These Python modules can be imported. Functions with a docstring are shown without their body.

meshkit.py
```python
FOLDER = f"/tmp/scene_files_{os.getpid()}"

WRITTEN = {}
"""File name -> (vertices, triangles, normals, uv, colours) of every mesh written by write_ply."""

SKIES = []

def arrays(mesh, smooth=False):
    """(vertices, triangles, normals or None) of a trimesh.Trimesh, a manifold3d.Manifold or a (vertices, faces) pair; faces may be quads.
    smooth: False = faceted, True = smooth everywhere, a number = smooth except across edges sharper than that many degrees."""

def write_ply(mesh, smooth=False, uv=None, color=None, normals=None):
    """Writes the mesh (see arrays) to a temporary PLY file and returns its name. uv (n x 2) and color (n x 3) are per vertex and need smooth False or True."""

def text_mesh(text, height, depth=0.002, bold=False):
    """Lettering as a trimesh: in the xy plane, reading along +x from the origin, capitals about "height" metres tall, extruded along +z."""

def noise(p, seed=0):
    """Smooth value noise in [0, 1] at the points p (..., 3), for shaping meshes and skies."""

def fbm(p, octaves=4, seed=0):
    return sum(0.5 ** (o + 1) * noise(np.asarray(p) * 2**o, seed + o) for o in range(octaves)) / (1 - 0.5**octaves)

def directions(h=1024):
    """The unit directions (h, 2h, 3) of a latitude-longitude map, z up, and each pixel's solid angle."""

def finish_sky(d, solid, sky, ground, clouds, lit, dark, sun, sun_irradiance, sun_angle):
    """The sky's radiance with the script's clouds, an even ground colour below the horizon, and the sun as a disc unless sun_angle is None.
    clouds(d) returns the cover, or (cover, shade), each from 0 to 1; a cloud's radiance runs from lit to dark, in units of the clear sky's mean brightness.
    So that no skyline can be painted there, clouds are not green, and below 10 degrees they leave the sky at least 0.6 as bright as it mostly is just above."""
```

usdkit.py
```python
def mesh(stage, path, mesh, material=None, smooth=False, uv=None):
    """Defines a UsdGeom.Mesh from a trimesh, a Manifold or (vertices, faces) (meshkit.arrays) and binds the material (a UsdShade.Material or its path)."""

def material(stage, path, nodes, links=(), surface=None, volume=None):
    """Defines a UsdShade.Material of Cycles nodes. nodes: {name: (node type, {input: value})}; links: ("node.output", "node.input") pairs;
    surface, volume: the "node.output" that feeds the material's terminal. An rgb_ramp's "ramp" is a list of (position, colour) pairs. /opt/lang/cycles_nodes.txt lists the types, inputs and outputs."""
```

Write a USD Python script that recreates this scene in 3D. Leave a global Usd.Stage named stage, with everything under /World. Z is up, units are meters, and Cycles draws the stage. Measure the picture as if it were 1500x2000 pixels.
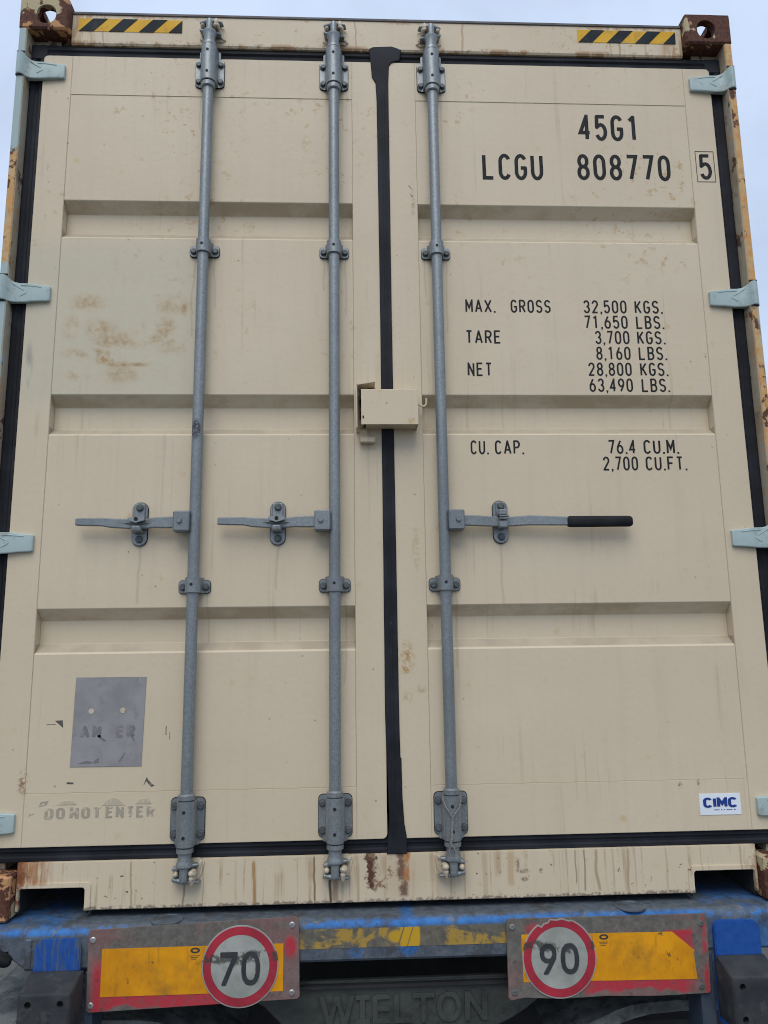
import math
import random
import numpy as np
import trimesh
import manifold3d as m3
import shapely
from shapely.geometry import Polygon, LineString, Point, box as sbox
from shapely.ops import unary_union
from shapely import affinity
import usdkit
import meshkit
from pxr import Usd, UsdGeom, UsdLux, UsdShade, Gf, Sdf, Vt

rng = random.Random(7)
nrg = np.random.default_rng(7)
stage = Usd.Stage.CreateInMemory()
UsdGeom.SetStageUpAxis(stage, "Z")
UsdGeom.SetStageMetersPerUnit(stage, 1.0)
UsdGeom.Xform.Define(stage, "/World")
UsdGeom.Scope.Define(stage, "/World/Looks")

# ------------------------------------------------------------------ camera, sky, sun, exposure
ZB = 1.12                                     # height of the container's foot above the ground
CAM = (-0.121399, -2.261024, 0.728030 + ZB)
RIGHT = None
rv = np.array([-0.17479030, -0.04432647, -0.00940304])


def rodrigues(r):
    a = np.linalg.norm(r)
    k = r / a
    K = np.array([[0, -k[2], k[1]], [k[2], 0, -k[0]], [-k[1], k[0], 0]])
    return np.eye(3) + math.sin(a) * K + (1 - math.cos(a)) * K @ K


Mw = rodrigues(rv) @ np.array([[1, 0, 0], [0, 0, -1], [0, 1, 0]], float)
right, up, back = Mw[0], -Mw[1], -Mw[2]
cam = UsdGeom.Camera.Define(stage, "/World/camera")
cam.AddTransformOp().Set(Gf.Matrix4d(*right, 0, *up, 0, *back, 0, *CAM, 1))
cam.CreateHorizontalApertureAttr(36.0)
cam.CreateVerticalApertureAttr(48.0)
cam.CreateFocalLengthAttr(35.52)
cam.CreateClippingRangeAttr(Gf.Vec2f(0.05, 20000))
cam.CreateExposureAttr(0.08)

SUN_EL, SUN_AZ = math.radians(56), math.radians(190)     # azimuth from +y towards +x: behind the camera, a little to the left
sun_dir = np.array([math.sin(SUN_AZ) * math.cos(SUN_EL), math.cos(SUN_AZ) * math.cos(SUN_EL), math.sin(SUN_EL)])
sun = UsdLux.DistantLight.Define(stage, "/World/sun")
sun.CreateIntensityAttr(0.46)
sun.CreateAngleAttr(40.0)
sun.CreateNormalizeAttr(True)
sun.CreateColorAttr(Gf.Vec3f(1.0, 0.97, 0.92))
zax = sun_dir
xax = np.cross([0, 0, 1], zax); xax /= np.linalg.norm(xax)
yax = np.cross(zax, xax)
sun.AddTransformOp().Set(Gf.Matrix4d(*xax, 0, *yax, 0, *zax, 0, 0, 0, 0, 1))


# ------------------------------------------------------------------ material graphs
class Graph:
    def __init__(self, name):
        self.path, self.nodes, self.links, self.k = "/World/Looks/" + name, {}, [], 0

    def n(self, kind, out=None, **inp):
        self.k += 1
        name = f"n{self.k}"
        const = {}
        for a, v in inp.items():
            if isinstance(v, str) and "." in v and v.split(".")[0] in self.nodes:
                self.links.append((v, f"{name}.{a}"))
            else:
                const[a] = v
        self.nodes[name] = (kind, const)
        return f"{name}.{out}" if out else name

    def math(self, t, a, b=0.0, c=0.0, clamp=False):
        return self.n("math", "value", math_type=t, value1=a, value2=b, value3=c, use_clamp=clamp)

    def mul(self, a, b): return self.math("multiply", a, b)
    def add(self, a, b): return self.math("add", a, b)
    def sub(self, a, b): return self.math("subtract", a, b)
    def mx(self, a, b): return self.math("maximum", a, b)
    def mn(self, a, b): return self.math("minimum", a, b)
    def ab(self, a): return self.math("absolute", a)
    def inv(self, a): return self.math("subtract", 1.0, a)

    def ss(self, v, lo, hi):
        return self.n("map_range", "result", range_type="smoothstep", value=v, from_min=lo, from_max=hi, to_min=0.0, to_max=1.0, clamp=True)

    def band(self, v, lo, hi, soft=0.01):
        return self.mul(self.ss(v, lo - soft, lo + soft), self.inv(self.ss(v, hi - soft, hi + soft)))

    def mixc(self, f, a, b):
        return self.n("mix_color", "result", blend_type="mix", fac=f, a=a, b=b)

    def pos(self):
        if not hasattr(self, "_p"):
            g = self.n("geometry")
            self._p = self.n("mapping", "vector", mapping_type="point", vector=g + ".position", location=(0, 0, -ZB), rotation=(0, 0, 0), scale=(1, 1, 1))
            s = self.n("separate_xyz", vector=self._p)
            self.x, self.y, self.z = s + ".x", s + ".y", s + ".z"
        return self._p

    def noise(self, scale, detail=3.0, rough=0.5, stretch=(1, 1, 1), off=(0, 0, 0), dist=0.0):
        p = self.pos()
        if stretch != (1, 1, 1) or off != (0, 0, 0):
            p = self.n("mapping", "vector", mapping_type="point", vector=p, location=off, rotation=(0, 0, 0), scale=stretch)
        return self.n("noise_texture", "fac", vector=p, scale=float(scale), detail=float(detail), roughness=float(rough), distortion=float(dist))

    def spots(self, scale, lo, hi, thin=0.6, stretch=(1, 1, 1), off=(0, 0, 0)):
        """round specks: 1 in the middle, only in some of the cells"""
        p = self.n("mapping", "vector", mapping_type="point", vector=self.pos(), location=off, rotation=(0, 0, 0), scale=stretch)
        v = self.n("voronoi_texture", feature="f1", vector=p, scale=float(scale), randomness=1.0)
        c = self.n("separate_color", color=v + ".color")
        return self.mul(self.inv(self.ss(v + ".distance", lo, hi)), self.ss(c + ".r", thin, thin + 0.25))

    def done(self, base, rough=0.5, metallic=0.0, bump=None, strength=0.2, dist=0.002, spec=0.5):
        pr = self.n("principled_bsdf", base_color=base, roughness=rough, metallic=metallic, specular_ior_level=spec)
        if bump:
            b = self.n("bump", "normal", height=bump, strength=float(strength), distance=float(dist))
            self.links.append((b, pr + ".normal"))
        return usdkit.material(stage, self.path, self.nodes, self.links, surface=pr + ".BSDF")


PY = 0.0368
BEIGE = (0.568, 0.468, 0.327)


def line_mask(g, x0, z0, z1, w, wig=0.004, seed=0.0):
    """a run of rusty water: a thin wavering vertical line between two heights"""
    wob = g.mul(g.sub(g.noise(9, 2, off=(seed, 0, seed)), 0.5), wig * 4)
    d = g.ab(g.sub(g.add(g.x, wob), x0))
    return g.mul(g.inv(g.ss(d, w * 0.35, w)), g.band(g.z, z0, z1, 0.006))


def blot(g, cx, cz, rx, rz, soft=0.5):
    dx = g.mul(g.sub(g.x, cx), 1.0 / rx)
    dz = g.mul(g.sub(g.z, cz), 1.0 / rz)
    d = g.math("sqrt", g.add(g.mul(dx, dx), g.mul(dz, dz)))
    return g.inv(g.ss(d, 1 - soft, 1 + soft))


def beige_base(g, amount=1.0):
    g.pos()
    big = g.noise(1.3, 4, 0.55)
    c = g.mixc(g.ss(big, 0.3, 0.7), BEIGE, (0.600, 0.503, 0.360))
    streak = g.noise(1.0, 4, 0.6, stretch=(26, 26, 1.1))
    c = g.mixc(g.mul(g.ss(streak, 0.48, 0.8), 0.25), c, (0.46, 0.385, 0.270))
    fine = g.noise(60, 3, 0.6)
    c = g.mixc(g.mul(g.ss(fine, 0.55, 0.75), 0.10), c, (0.38, 0.31, 0.21))
    runs = g.mul(g.ss(g.noise(1.0, 4, 0.65, stretch=(44, 1, 0.9), off=(11, 0, 4)), 0.56, 0.66), g.ss(g.noise(3.0, 3, 0.6, off=(2, 2, 2)), 0.46, 0.62))
    c = g.mixc(g.mul(runs, 0.30), c, (0.34, 0.27, 0.17))
    scr = g.mul(g.spots(16, 0.015, 0.045, 0.70, stretch=(2.2, 1, 0.45), off=(6, 2, 5)), 0.7)
    c = g.mixc(scr, c, (0.15, 0.12, 0.085))
    clump = g.ss(g.noise(1.7, 3, 0.6, off=(5, 1, 3)), 0.36, 0.60)
    halo = g.mul(g.spots(13, 0.04, 0.22, 0.45), g.ss(g.noise(45, 3, 0.7), 0.35, 0.6))
    c = g.mixc(g.mul(g.mul(halo, clump), 0.55 * amount), c, (0.50, 0.33, 0.13))
    fl = g.mul(g.mul(g.ss(g.noise(34, 5, 0.75, off=(2, 6, 1)), 0.57, 0.64), g.ss(g.noise(2.6, 3, 0.6, off=(7, 0, 7)), 0.48, 0.62)), g.ss(g.z, 1.2, 2.3))
    c = g.mixc(g.mul(fl, 0.75 * amount), c, (0.42, 0.25, 0.09))
    dots = g.spots(23, 0.03, 0.10, 0.50, off=(3, 3, 3))
    c = g.mixc(g.mul(g.mul(dots, clump), 0.78 * amount), c, (0.25, 0.15, 0.07))
    tiny = g.mul(g.spots(46, 0.02, 0.10, 0.55, off=(1, 8, 2)), g.ss(g.z, -0.3, 2.6))
    c = g.mixc(g.mul(tiny, 0.42 * amount), c, (0.20, 0.13, 0.08))
    return c


def beige_bump(g):
    return g.add(g.mul(g.noise(55, 2, 0.5), 0.35), g.mul(g.noise(2.6, 2, 0.5), 4.0))


def mat_door():
    g = Graph("beige_door_paint")
    c = beige_base(g)
    n = g.noise(5, 4, 0.6)
    # faded greener patch on the left door between frame and outer bar
    m = g.mul(g.band(g.x, -1.20, -0.605, 0.012), g.band(g.add(g.z, g.mul(g.sub(n, 0.5), 0.06)), 1.47, 2.03, 0.05))
    c = g.mixc(g.mul(m, 0.42), c, (0.450, 0.435, 0.330))
    # brown abraded stains inside it
    n1 = g.ss(g.noise(11, 5, 0.65, off=(2.2, 0, 1.1)), 0.40, 0.58)
    n2 = g.ss(g.noise(62, 5, 0.8), 0.42, 0.62)
    stain = 0.0
    for cx, cz, rx, rz, a in ((-.953, 1.817, .050, .022, .55), (-.69, 1.81, .06, .026, .45), (-.648, 1.797, .010, .018, .9), (-.91, 1.724, .04, .028, .6), (-.86, 1.69, .06, .022, .75), (-.795, 1.685, .04, .016, .65),
                              (-.74, 1.715, .05, .030, .8), (-.708, 1.73, .03, .028, .85), (-1.0, 1.73, .02, .03, .6), (-.937, 1.645, .06, .014, .75), (-.888, 1.625, .03, .014, 1.0), (-.848, 1.61, .035, .008, 1.0),
                              (-.79, 1.608, .04, .006, .9), (-.965, 1.575, .03, .016, .6), (-.845, 1.577, .05, .024, .6), (-.68, 1.672, .04, .026, .5)):
        stain = g.mx(g.mul(blot(g, cx, cz, rx, rz, 0.85), a), stain)
    c = g.mixc(g.mul(g.mul(stain, n1), 0.72), c, (0.44, 0.29, 0.115))
    c = g.mixc(g.mul(g.mul(stain, g.mul(n1, n2)), 0.75), c, (0.24, 0.12, 0.035))
    # dirty water below the fittings
    for x0, z0, z1, w in ((-0.621, 1.70, 1.97, .005), (-0.552, 1.80, 1.97, .004), (-0.134, 1.78, 1.97, .004), (-0.202, 1.86, 1.97, .005), (0.13, 1.84, 1.97, .004), (0.199, 1.72, 1.97, .004), (-0.60, 0.60, 0.89, .005),
                          (-0.545, 0.74, 0.89, .004), (-0.137, 0.62, 0.89, .004), (0.20, 0.66, 0.89, .005), (-0.756, 0.86, 1.03, .006), (-0.341, 0.90, 1.03, .006), (0.343, 0.85, 1.03, .006), (-0.615, 2.40, 2.59, .004), (-0.14, 2.44, 2.59, .004), (0.198, 2.40, 2.59, .004)):
        c = g.mixc(g.mul(line_mask(g, x0, z0, z1, w, 0.006, abs(x0) * 9 + z0), 0.28), c, (0.30, 0.22, 0.13))
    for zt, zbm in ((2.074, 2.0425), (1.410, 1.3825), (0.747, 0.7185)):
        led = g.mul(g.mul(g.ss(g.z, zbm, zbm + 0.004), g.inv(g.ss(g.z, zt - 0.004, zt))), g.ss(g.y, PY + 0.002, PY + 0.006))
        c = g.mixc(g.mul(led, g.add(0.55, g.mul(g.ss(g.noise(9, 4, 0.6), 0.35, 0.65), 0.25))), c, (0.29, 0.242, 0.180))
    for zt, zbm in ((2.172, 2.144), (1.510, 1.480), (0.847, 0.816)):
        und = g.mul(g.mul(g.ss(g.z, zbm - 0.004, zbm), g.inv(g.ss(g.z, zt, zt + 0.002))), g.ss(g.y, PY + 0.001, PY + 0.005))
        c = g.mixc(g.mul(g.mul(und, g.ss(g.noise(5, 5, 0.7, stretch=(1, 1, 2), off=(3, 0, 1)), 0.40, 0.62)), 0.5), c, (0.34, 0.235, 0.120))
    # a few spots with a place of their own
    for cx, cz, rx, rz, col, a in ((-1.054, 0.356, 0.012, 0.03, (0.22, 0.10, 0.03), 0.85), (0.045, 0.69, 0.022, 0.045, (0.40, 0.24, 0.06), 0.6), (0.05, 0.705, 0.008, 0.02, (0.35, 0.18, 0.04), 0.7),
                                   (0.042, 0.66, 0.008, 0.012, (0.36, 0.19, 0.05), 0.7), (0.045, 0.575, 0.012, 0.014, (0.38, 0.22, 0.08), 0.5), (0.088, 0.60, 0.012, 0.01, (0.33, 0.18, 0.06), 0.5),
                                   (-0.26, 2.39, 0.015, 0.03, (0.40, 0.26, 0.10), 0.45), (0.093, 2.18, 0.006, 0.05, (0.27, 0.14, 0.05), 0.6), (0.08, 1.02, 0.01, 0.07, (0.40, 0.25, 0.10), 0.4),
                                   (0.845, 0.308, 0.006, 0.01, (0.06, 0.04, 0.03), 0.8), (0.90, 0.32, 0.004, 0.016, (0.14, 0.06, 0.04), 0.8)):
        c = g.mixc(g.mul(g.mul(blot(g, cx, cz, rx, rz, 0.7), g.ss(n2, 0.0, 0.7)), a), c, col)
    # dark smears by the left edge, where the seal has rubbed
    c = g.mixc(g.mul(g.mul(blot(g, -1.122, 1.60, 0.012, 0.07, 0.6), g.ss(g.noise(14, 3, stretch=(2, 1, 0.4)), 0.45, 0.6)), 0.6), c, (0.22, 0.20, 0.19))
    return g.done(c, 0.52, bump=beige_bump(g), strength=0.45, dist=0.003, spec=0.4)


def mat_frame():
    g = Graph("beige_frame_paint")
    c = beige_base(g, 1.2)
    n2 = g.ss(g.noise(60, 4, 0.75), 0.40, 0.6)
    # sill: dripping stains
    for x0, z0, z1, w, a, col in ((-0.738, 0.02, 0.14, 0.004, 0.6, (0.27, 0.19, 0.09)), (-0.594, 0.02, 0.085, 0.004, 0.7, (0.20, 0.13, 0.06)), (-0.395, 0.02, 0.132, 0.006, 0.85, (0.36, 0.19, 0.06)),
                                  (-0.23, 0.02, 0.14, 0.004, 0.85, (0.16, 0.10, 0.05)), (-0.183, 0.015, 0.09, 0.006, 0.9, (0.06, 0.03, 0.02)), (-0.165, 0.02, 0.09, 0.012, 0.6, (0.22, 0.10, 0.04)),
                                  (-0.54, 0.02, 0.14, 0.003, 0.5, (0.28, 0.21, 0.12)), (0.548, 0.03, 0.14, 0.003, 0.7, (0.15, 0.10, 0.06)), (0.585, 0.03, 0.14, 0.006, 0.6, (0.27, 0.17, 0.08)),
                                  (0.674, 0.02, 0.14, 0.005, 0.5, (0.27, 0.16, 0.08)), (0.52, 0.05, 0.14, 0.003, 0.6, (0.15, 0.10, 0.06)), (0.255, 0.02, 0.14, 0.010, 0.35, (0.34, 0.22, 0.10)),
                                  (0.335, 0.05, 0.14, 0.014, 0.45, (0.38, 0.22, 0.08)), (0.79, 0.02, 0.14, 0.005, 0.3, (0.28, 0.2, 0.1))):
        c = g.mixc(g.mul(line_mask(g, x0, z0, z1, w, 0.006, abs(x0) * 7), a), c, col)
    drip = g.ss(g.noise(1.0, 3, 0.6, stretch=(52, 1, 1.8), off=(3, 0, 0)), 0.53, 0.62)
    low = g.inv(g.ss(g.z, 0.13, 0.16))
    c = g.mixc(g.mul(g.mul(g.mul(drip, g.ss(g.noise(4, 4, 0.7, off=(8, 0, 0)), 0.42, 0.56)), low), 0.48), c, (0.31, 0.19, 0.085))
    chips = g.mul(g.mul(g.ss(g.noise(55, 4, 0.7, off=(0, 3, 0)), 0.64, 0.67), g.ss(g.noise(7, 3, off=(1, 0, 0)), 0.45, 0.6)), low)
    c = g.mixc(chips, c, (0.11, 0.055, 0.03))
    # the flaked rusty patch in the middle of the sill
    nf = g.noise(22, 6, 0.75, off=(1, 0, 4))
    pm = g.mul(g.band(g.add(g.x, g.mul(g.sub(nf, 0.5), 0.07)), -0.080, 0.045, 0.004), g.band(g.add(g.z, g.mul(g.sub(g.noise(30, 4, 0.7, off=(0, 0, 2)), 0.5), 0.06)), 0.052, 0.150, 0.005))
    left = g.inv(g.ss(g.add(g.x, g.mul(g.sub(nf, 0.5), 0.13)), -0.060, -0.050))
    c = g.mixc(g.mul(g.mul(pm, left), g.ss(nf, 0.33, 0.40)), c, (0.085, 0.032, 0.020))
    c = g.mixc(g.mul(g.mul(pm, g.ss(nf, 0.52, 0.58)), 0.8), c, (0.14, 0.07, 0.035))
    c = g.mixc(g.mul(g.mul(line_mask(g, 0.018, 0.03, 0.150, 0.020, 0.010, 2.0), g.ss(nf, 0.36, 0.52)), 0.9), c, (0.10, 0.045, 0.03))
    c = g.mixc(g.mul(g.mul(line_mask(g, 0.038, 0.070, 0.150, 0.012, 0.010, 3.0), g.ss(g.noise(1.0, 4, 0.7, stretch=(60, 1, 14)), 0.36, 0.5)), 0.95), c, (0.42, 0.15, 0.03))
    c = g.mixc(g.mul(blot(g, 0.01, 0.085, 0.06, 0.06, 0.6), 0.22), c, (0.34, 0.20, 0.10))
    # small chips right of it
    for cx, cz, rx, rz in ((0.352, 0.105, 0.006, 0.018), (0.37, 0.088, 0.016, 0.006), (0.372, 0.066, 0.010, 0.006), (0.42, 0.087, 0.006, 0.007)):
        c = g.mixc(g.mul(g.mul(blot(g, cx, cz, rx, rz, 0.5), n2), 0.85), c, (0.13, 0.07, 0.03))
    # orange rust at the sill's left end, at the right end a little
    ln = g.noise(1.0, 4, 0.65, stretch=(40, 1, 5), off=(7, 0, 1))
    lm = g.mul(g.band(g.add(g.x, g.mul(g.sub(ln, 0.5), 0.16)), -1.12, -0.965, 0.03), g.band(g.z, 0.085, 0.15, 0.006))
    c = g.mixc(g.mul(g.mul(lm, g.ss(ln, 0.40, 0.54)), 0.85), c, (0.33, 0.125, 0.035))
    c = g.mixc(g.mul(g.mul(lm, g.ss(nf, 0.50, 0.58)), 0.7), c, (0.14, 0.05, 0.025))
    c = g.mixc(g.mul(g.mul(g.band(g.x, -1.07, -1.035, 0.008), g.band(g.z, 0.03, 0.15, 0.01)), g.ss(nf, 0.38, 0.52)), c, (0.20, 0.07, 0.03))
    c = g.mixc(g.mul(g.mul(g.band(g.x, 1.02, 1.07, 0.01), g.band(g.z, 0.02, 0.15, 0.01)), g.mul(g.ss(nf, 0.45, 0.58), 0.6)), c, (0.27, 0.14, 0.06))
    # header: rust beside the castings and runs from the roof edge
    hl = g.mul(g.band(g.z, 2.735, 2.88, 0.004), g.mul(g.band(g.ab(g.x), 0.985, 1.07, 0.02), g.ss(ln, 0.42, 0.58)))
    c = g.mixc(g.mul(hl, 0.75), c, (0.36, 0.18, 0.06))
    for x0, w, a in ((-0.09, 0.004, 0.55), (0.28, 0.006, 0.55), (0.80, 0.004, 0.5), (0.83, 0.005, 0.6), (0.93, 0.005, 0.4), (-0.95, 0.005, 0.5)):
        c = g.mixc(g.mul(line_mask(g, x0, 2.75, 2.87, w, 0.008, abs(x0) * 3 + 1), a), c, (0.30, 0.17, 0.07))
    c = g.mixc(g.mul(g.mul(g.band(g.z, 2.74, 2.764, 0.006), g.ss(g.noise(7, 5, 0.75, off=(0, 2, 6)), 0.48, 0.56)), 0.8), c, (0.28, 0.14, 0.05))
    c = g.mixc(g.mul(g.mul(g.ss(g.z, 2.74, 2.76), g.mul(g.ss(g.noise(40, 5, 0.75, off=(3, 0, 3)), 0.60, 0.66), g.ss(g.noise(4, 3, off=(1, 1, 5)), 0.46, 0.6))), 0.7), c, (0.30, 0.15, 0.05))
    edge = g.mul(g.ss(g.z, 2.862, 2.868), g.band(g.ab(g.x), -1, 1.1, 0.01))
    c = g.mixc(g.mul(edge, 0.85), c, (0.12, 0.105, 0.10))
    top = g.mul(g.ss(g.add(g.z, g.mul(g.sub(ln, 0.5), 0.05)), 2.852, 2.862), g.ss(g.noise(3.5, 4, 0.7, off=(6, 0, 1)), 0.46, 0.58))
    c = g.mixc(g.mul(top, 0.6), c, (0.33, 0.17, 0.06))
    dirt = g.mul(g.inv(g.ss(g.add(g.z, g.mul(g.sub(n2, 0.5), 0.01)), 0.017, 0.024)), g.ss(g.z, -0.1, 0.0))
    c = g.mixc(g.mul(dirt, 0.7), c, (0.08, 0.06, 0.05))
    return g.done(c, 0.55, bump=g.add(beige_bump(g), g.mul(nf, 0.5)), strength=0.2, dist=0.003, spec=0.35)


def mat_rust_casting(name, beige_lo, off):
    g = Graph(name)
    g.pos()
    n = g.noise(15, 5, 0.6, off=off, dist=0.4)
    f = g.noise(90, 4, 0.7)
    c = g.mixc(g.ss(f, 0.3, 0.7), (0.060, 0.022, 0.016), (0.13, 0.055, 0.032))
    c = g.mixc(g.ss(n, beige_lo, beige_lo + 0.035), c, (0.46, 0.24, 0.11))
    c = g.mixc(g.ss(g.noise(11, 4, 0.6, off=(off[0] + 3, off[1], off[2] + 5)), 0.57, 0.59), c, (0.44, 0.37, 0.22))
    return g.done(c, 0.8, bump=g.add(n, f), strength=0.5, dist=0.003, spec=0.25)


def mat_post(name, mint_bands):
    g = Graph(name)
    g.pos()
    n = g.noise(9, 4, 0.65)
    f = g.noise(30, 4, 0.7, off=(3, 1, 2))
    c = g.mixc(g.ss(n, 0.35, 0.65), (0.56, 0.29, 0.10), (0.53, 0.37, 0.18))
    c = g.mixc(g.mul(g.ss(f, 0.50, 0.60), 0.5), c, (0.42, 0.19, 0.06))
    nz = g.noise(6, 5, 0.7, stretch=(1, 1, 0.9), off=(9, 0, 0))
    c = g.mixc(g.ss(nz, 0.545, 0.575), c, (0.10, 0.04, 0.02))
    c = g.mixc(g.ss(g.noise(5, 3, 0.6, stretch=(6, 1, 0.7), off=(2, 0, 7)), 0.56, 0.66), c, (0.42, 0.38, 0.28))
    for lo, hi in mint_bands:
        w = g.add(g.z, g.mul(g.sub(f, 0.5), 0.08))
        c = g.mixc(g.band(w, lo, hi, 0.008), c, (0.345, 0.425, 0.410))
    # only the rubbed outer edge: the inner wall keeps its beige
    wx = g.add(g.ab(g.x), g.mul(g.sub(f, 0.5), 0.016))
    wall = beige_wall = g.mixc(g.ss(n, 0.4, 0.7), (0.40, 0.345, 0.25), (0.33, 0.24, 0.15))
    wall = g.mixc(g.ss(g.noise(12, 4, 0.7, off=(0, 5, 3)), 0.58, 0.64), wall, (0.11, 0.06, 0.04))
    c = g.mixc(g.ss(wx, 1.1905, 1.1945), wall, c)
    return g.done(c, 0.7, bump=g.add(f, nz), strength=0.4, dist=0.002, spec=0.3)


def mat_simple(name, c0, c1, scale=8, rough=0.5, metallic=0.0, bump=0.15, stretch=(1, 1, 1), spec=0.5, fine=None, dist=0.001):
    g = Graph(name)
    g.pos()
    n = g.noise(scale, 4, 0.6, stretch=stretch)
    c = g.mixc(g.ss(n, 0.3, 0.7), c0, c1)
    if fine:
        c = g.mixc(g.mul(g.ss(g.noise(fine[0], 4, 0.7), 0.52, 0.66), fine[2]), c, fine[1])
    return g.done(c, rough, metallic, bump=g.add(n, g.noise(70, 3, 0.6)), strength=bump, dist=dist, spec=spec)


def mat_galv():
    g = Graph("galvanised_steel")
    g.pos()
    n = g.noise(150, 4, 0.65)
    v = g.n("voronoi_texture", "distance", feature="f1", vector=g.pos(), scale=210.0, randomness=1.0)
    c = g.mixc(g.ss(n, 0.30, 0.70), (0.170, 0.185, 0.188), (0.255, 0.275, 0.277))
    c = g.mixc(g.mul(g.ss(v, 0.2, 0.6), 0.25), c, (0.30, 0.32, 0.32))
    big = g.noise(3.5, 4, 0.6, stretch=(1, 1, 0.6))
    c = g.mixc(g.mul(g.ss(big, 0.45, 0.7), 0.5), c, (0.125, 0.138, 0.145))
    scr = g.mul(g.spots(30, 0.02, 0.12, 0.8, stretch=(1.5, 1, 0.35)), 0.6)
    c = g.mixc(scr, c, (0.06, 0.06, 0.06))
    c = g.mixc(g.mul(blot(g, -0.589, 1.385, 0.014, 0.03, 0.3), g.ss(n, 0.4, 0.5)), c, (0.06, 0.06, 0.065))
    return g.done(c, 0.44, 0.5, bump=n, strength=0.2, dist=0.001, spec=0.5)


def mat_rubber(name="black_rubber", lo=(0.010, 0.011, 0.014), hi=(0.022, 0.024, 0.030)):
    g = Graph(name)
    g.pos()
    n = g.noise(6, 4, 0.6, stretch=(1, 1, 1))
    c = g.mixc(g.ss(n, 0.35, 0.7), lo, hi)
    c = g.mixc(g.mul(g.spots(26, 0.02, 0.06, 0.8), 0.5), c, (0.2, 0.19, 0.18))
    c = g.mixc(g.mul(g.ss(g.noise(22, 5, 0.7, off=(3, 0, 2)), 0.56, 0.7), 0.18), c, (0.05, 0.047, 0.045))
    return g.done(c, 0.7, bump=g.noise(35, 3, 0.6), strength=0.25, dist=0.002, spec=0.22)


def mat_blue():
    g = Graph("worn_blue_paint")
    g.pos()
    n = g.noise(5.5, 5, 0.65, stretch=(0.45, 1, 1))
    f = g.noise(45, 4, 0.7)
    dirt = g.mixc(g.ss(f, 0.3, 0.7), (0.055, 0.064, 0.064), (0.105, 0.108, 0.098))
    blue = g.mixc(g.ss(f, 0.3, 0.7), (0.008, 0.085, 0.27), (0.014, 0.150, 0.42))
    # road film lies thick on the face; the rubbed edge and a few wiped places stay blue
    edge = g.mul(g.band(g.z, -0.024, -0.0085, 0.006), g.band(g.y, -0.06, -0.014, 0.008))
    wear = g.ss(g.add(n, g.mul(g.sub(f, 0.5), 0.30)), 0.46, 0.50)
    k = g.mul(edge, g.add(0.25, g.mul(wear, 0.75)))
    ends = g.ss(g.ab(g.x), 0.82, 0.95)
    k = g.mx(k, g.mul(ends, g.mul(g.ss(g.noise(5, 4, 0.65, off=(4, 4, 4)), 0.42, 0.60), 0.6)))
    k = g.mx(k, g.mul(blot(g, 0.03, -0.05, 0.035, 0.05, 0.25), 0.85))
    k = g.mx(k, g.mul(blot(g, -0.11, -0.085, 0.02, 0.02, 0.7), g.mul(wear, 0.5)))
    k = g.mx(k, 0.10)
    c = g.mixc(k, dirt, blue)
    c = g.mixc(g.mul(g.ss(g.noise(13, 5, 0.75, off=(1, 1, 8)), 0.54, 0.60), 0.55), c, (0.045, 0.040, 0.032))
    c = g.mixc(g.mul(g.ss(g.noise(24, 5, 0.75, off=(5, 1, 8)), 0.60, 0.64), 0.5), c, (0.16, 0.15, 0.125))
    return g.done(c, 0.6, bump=f, strength=0.25, dist=0.002, spec=0.4)


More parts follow.
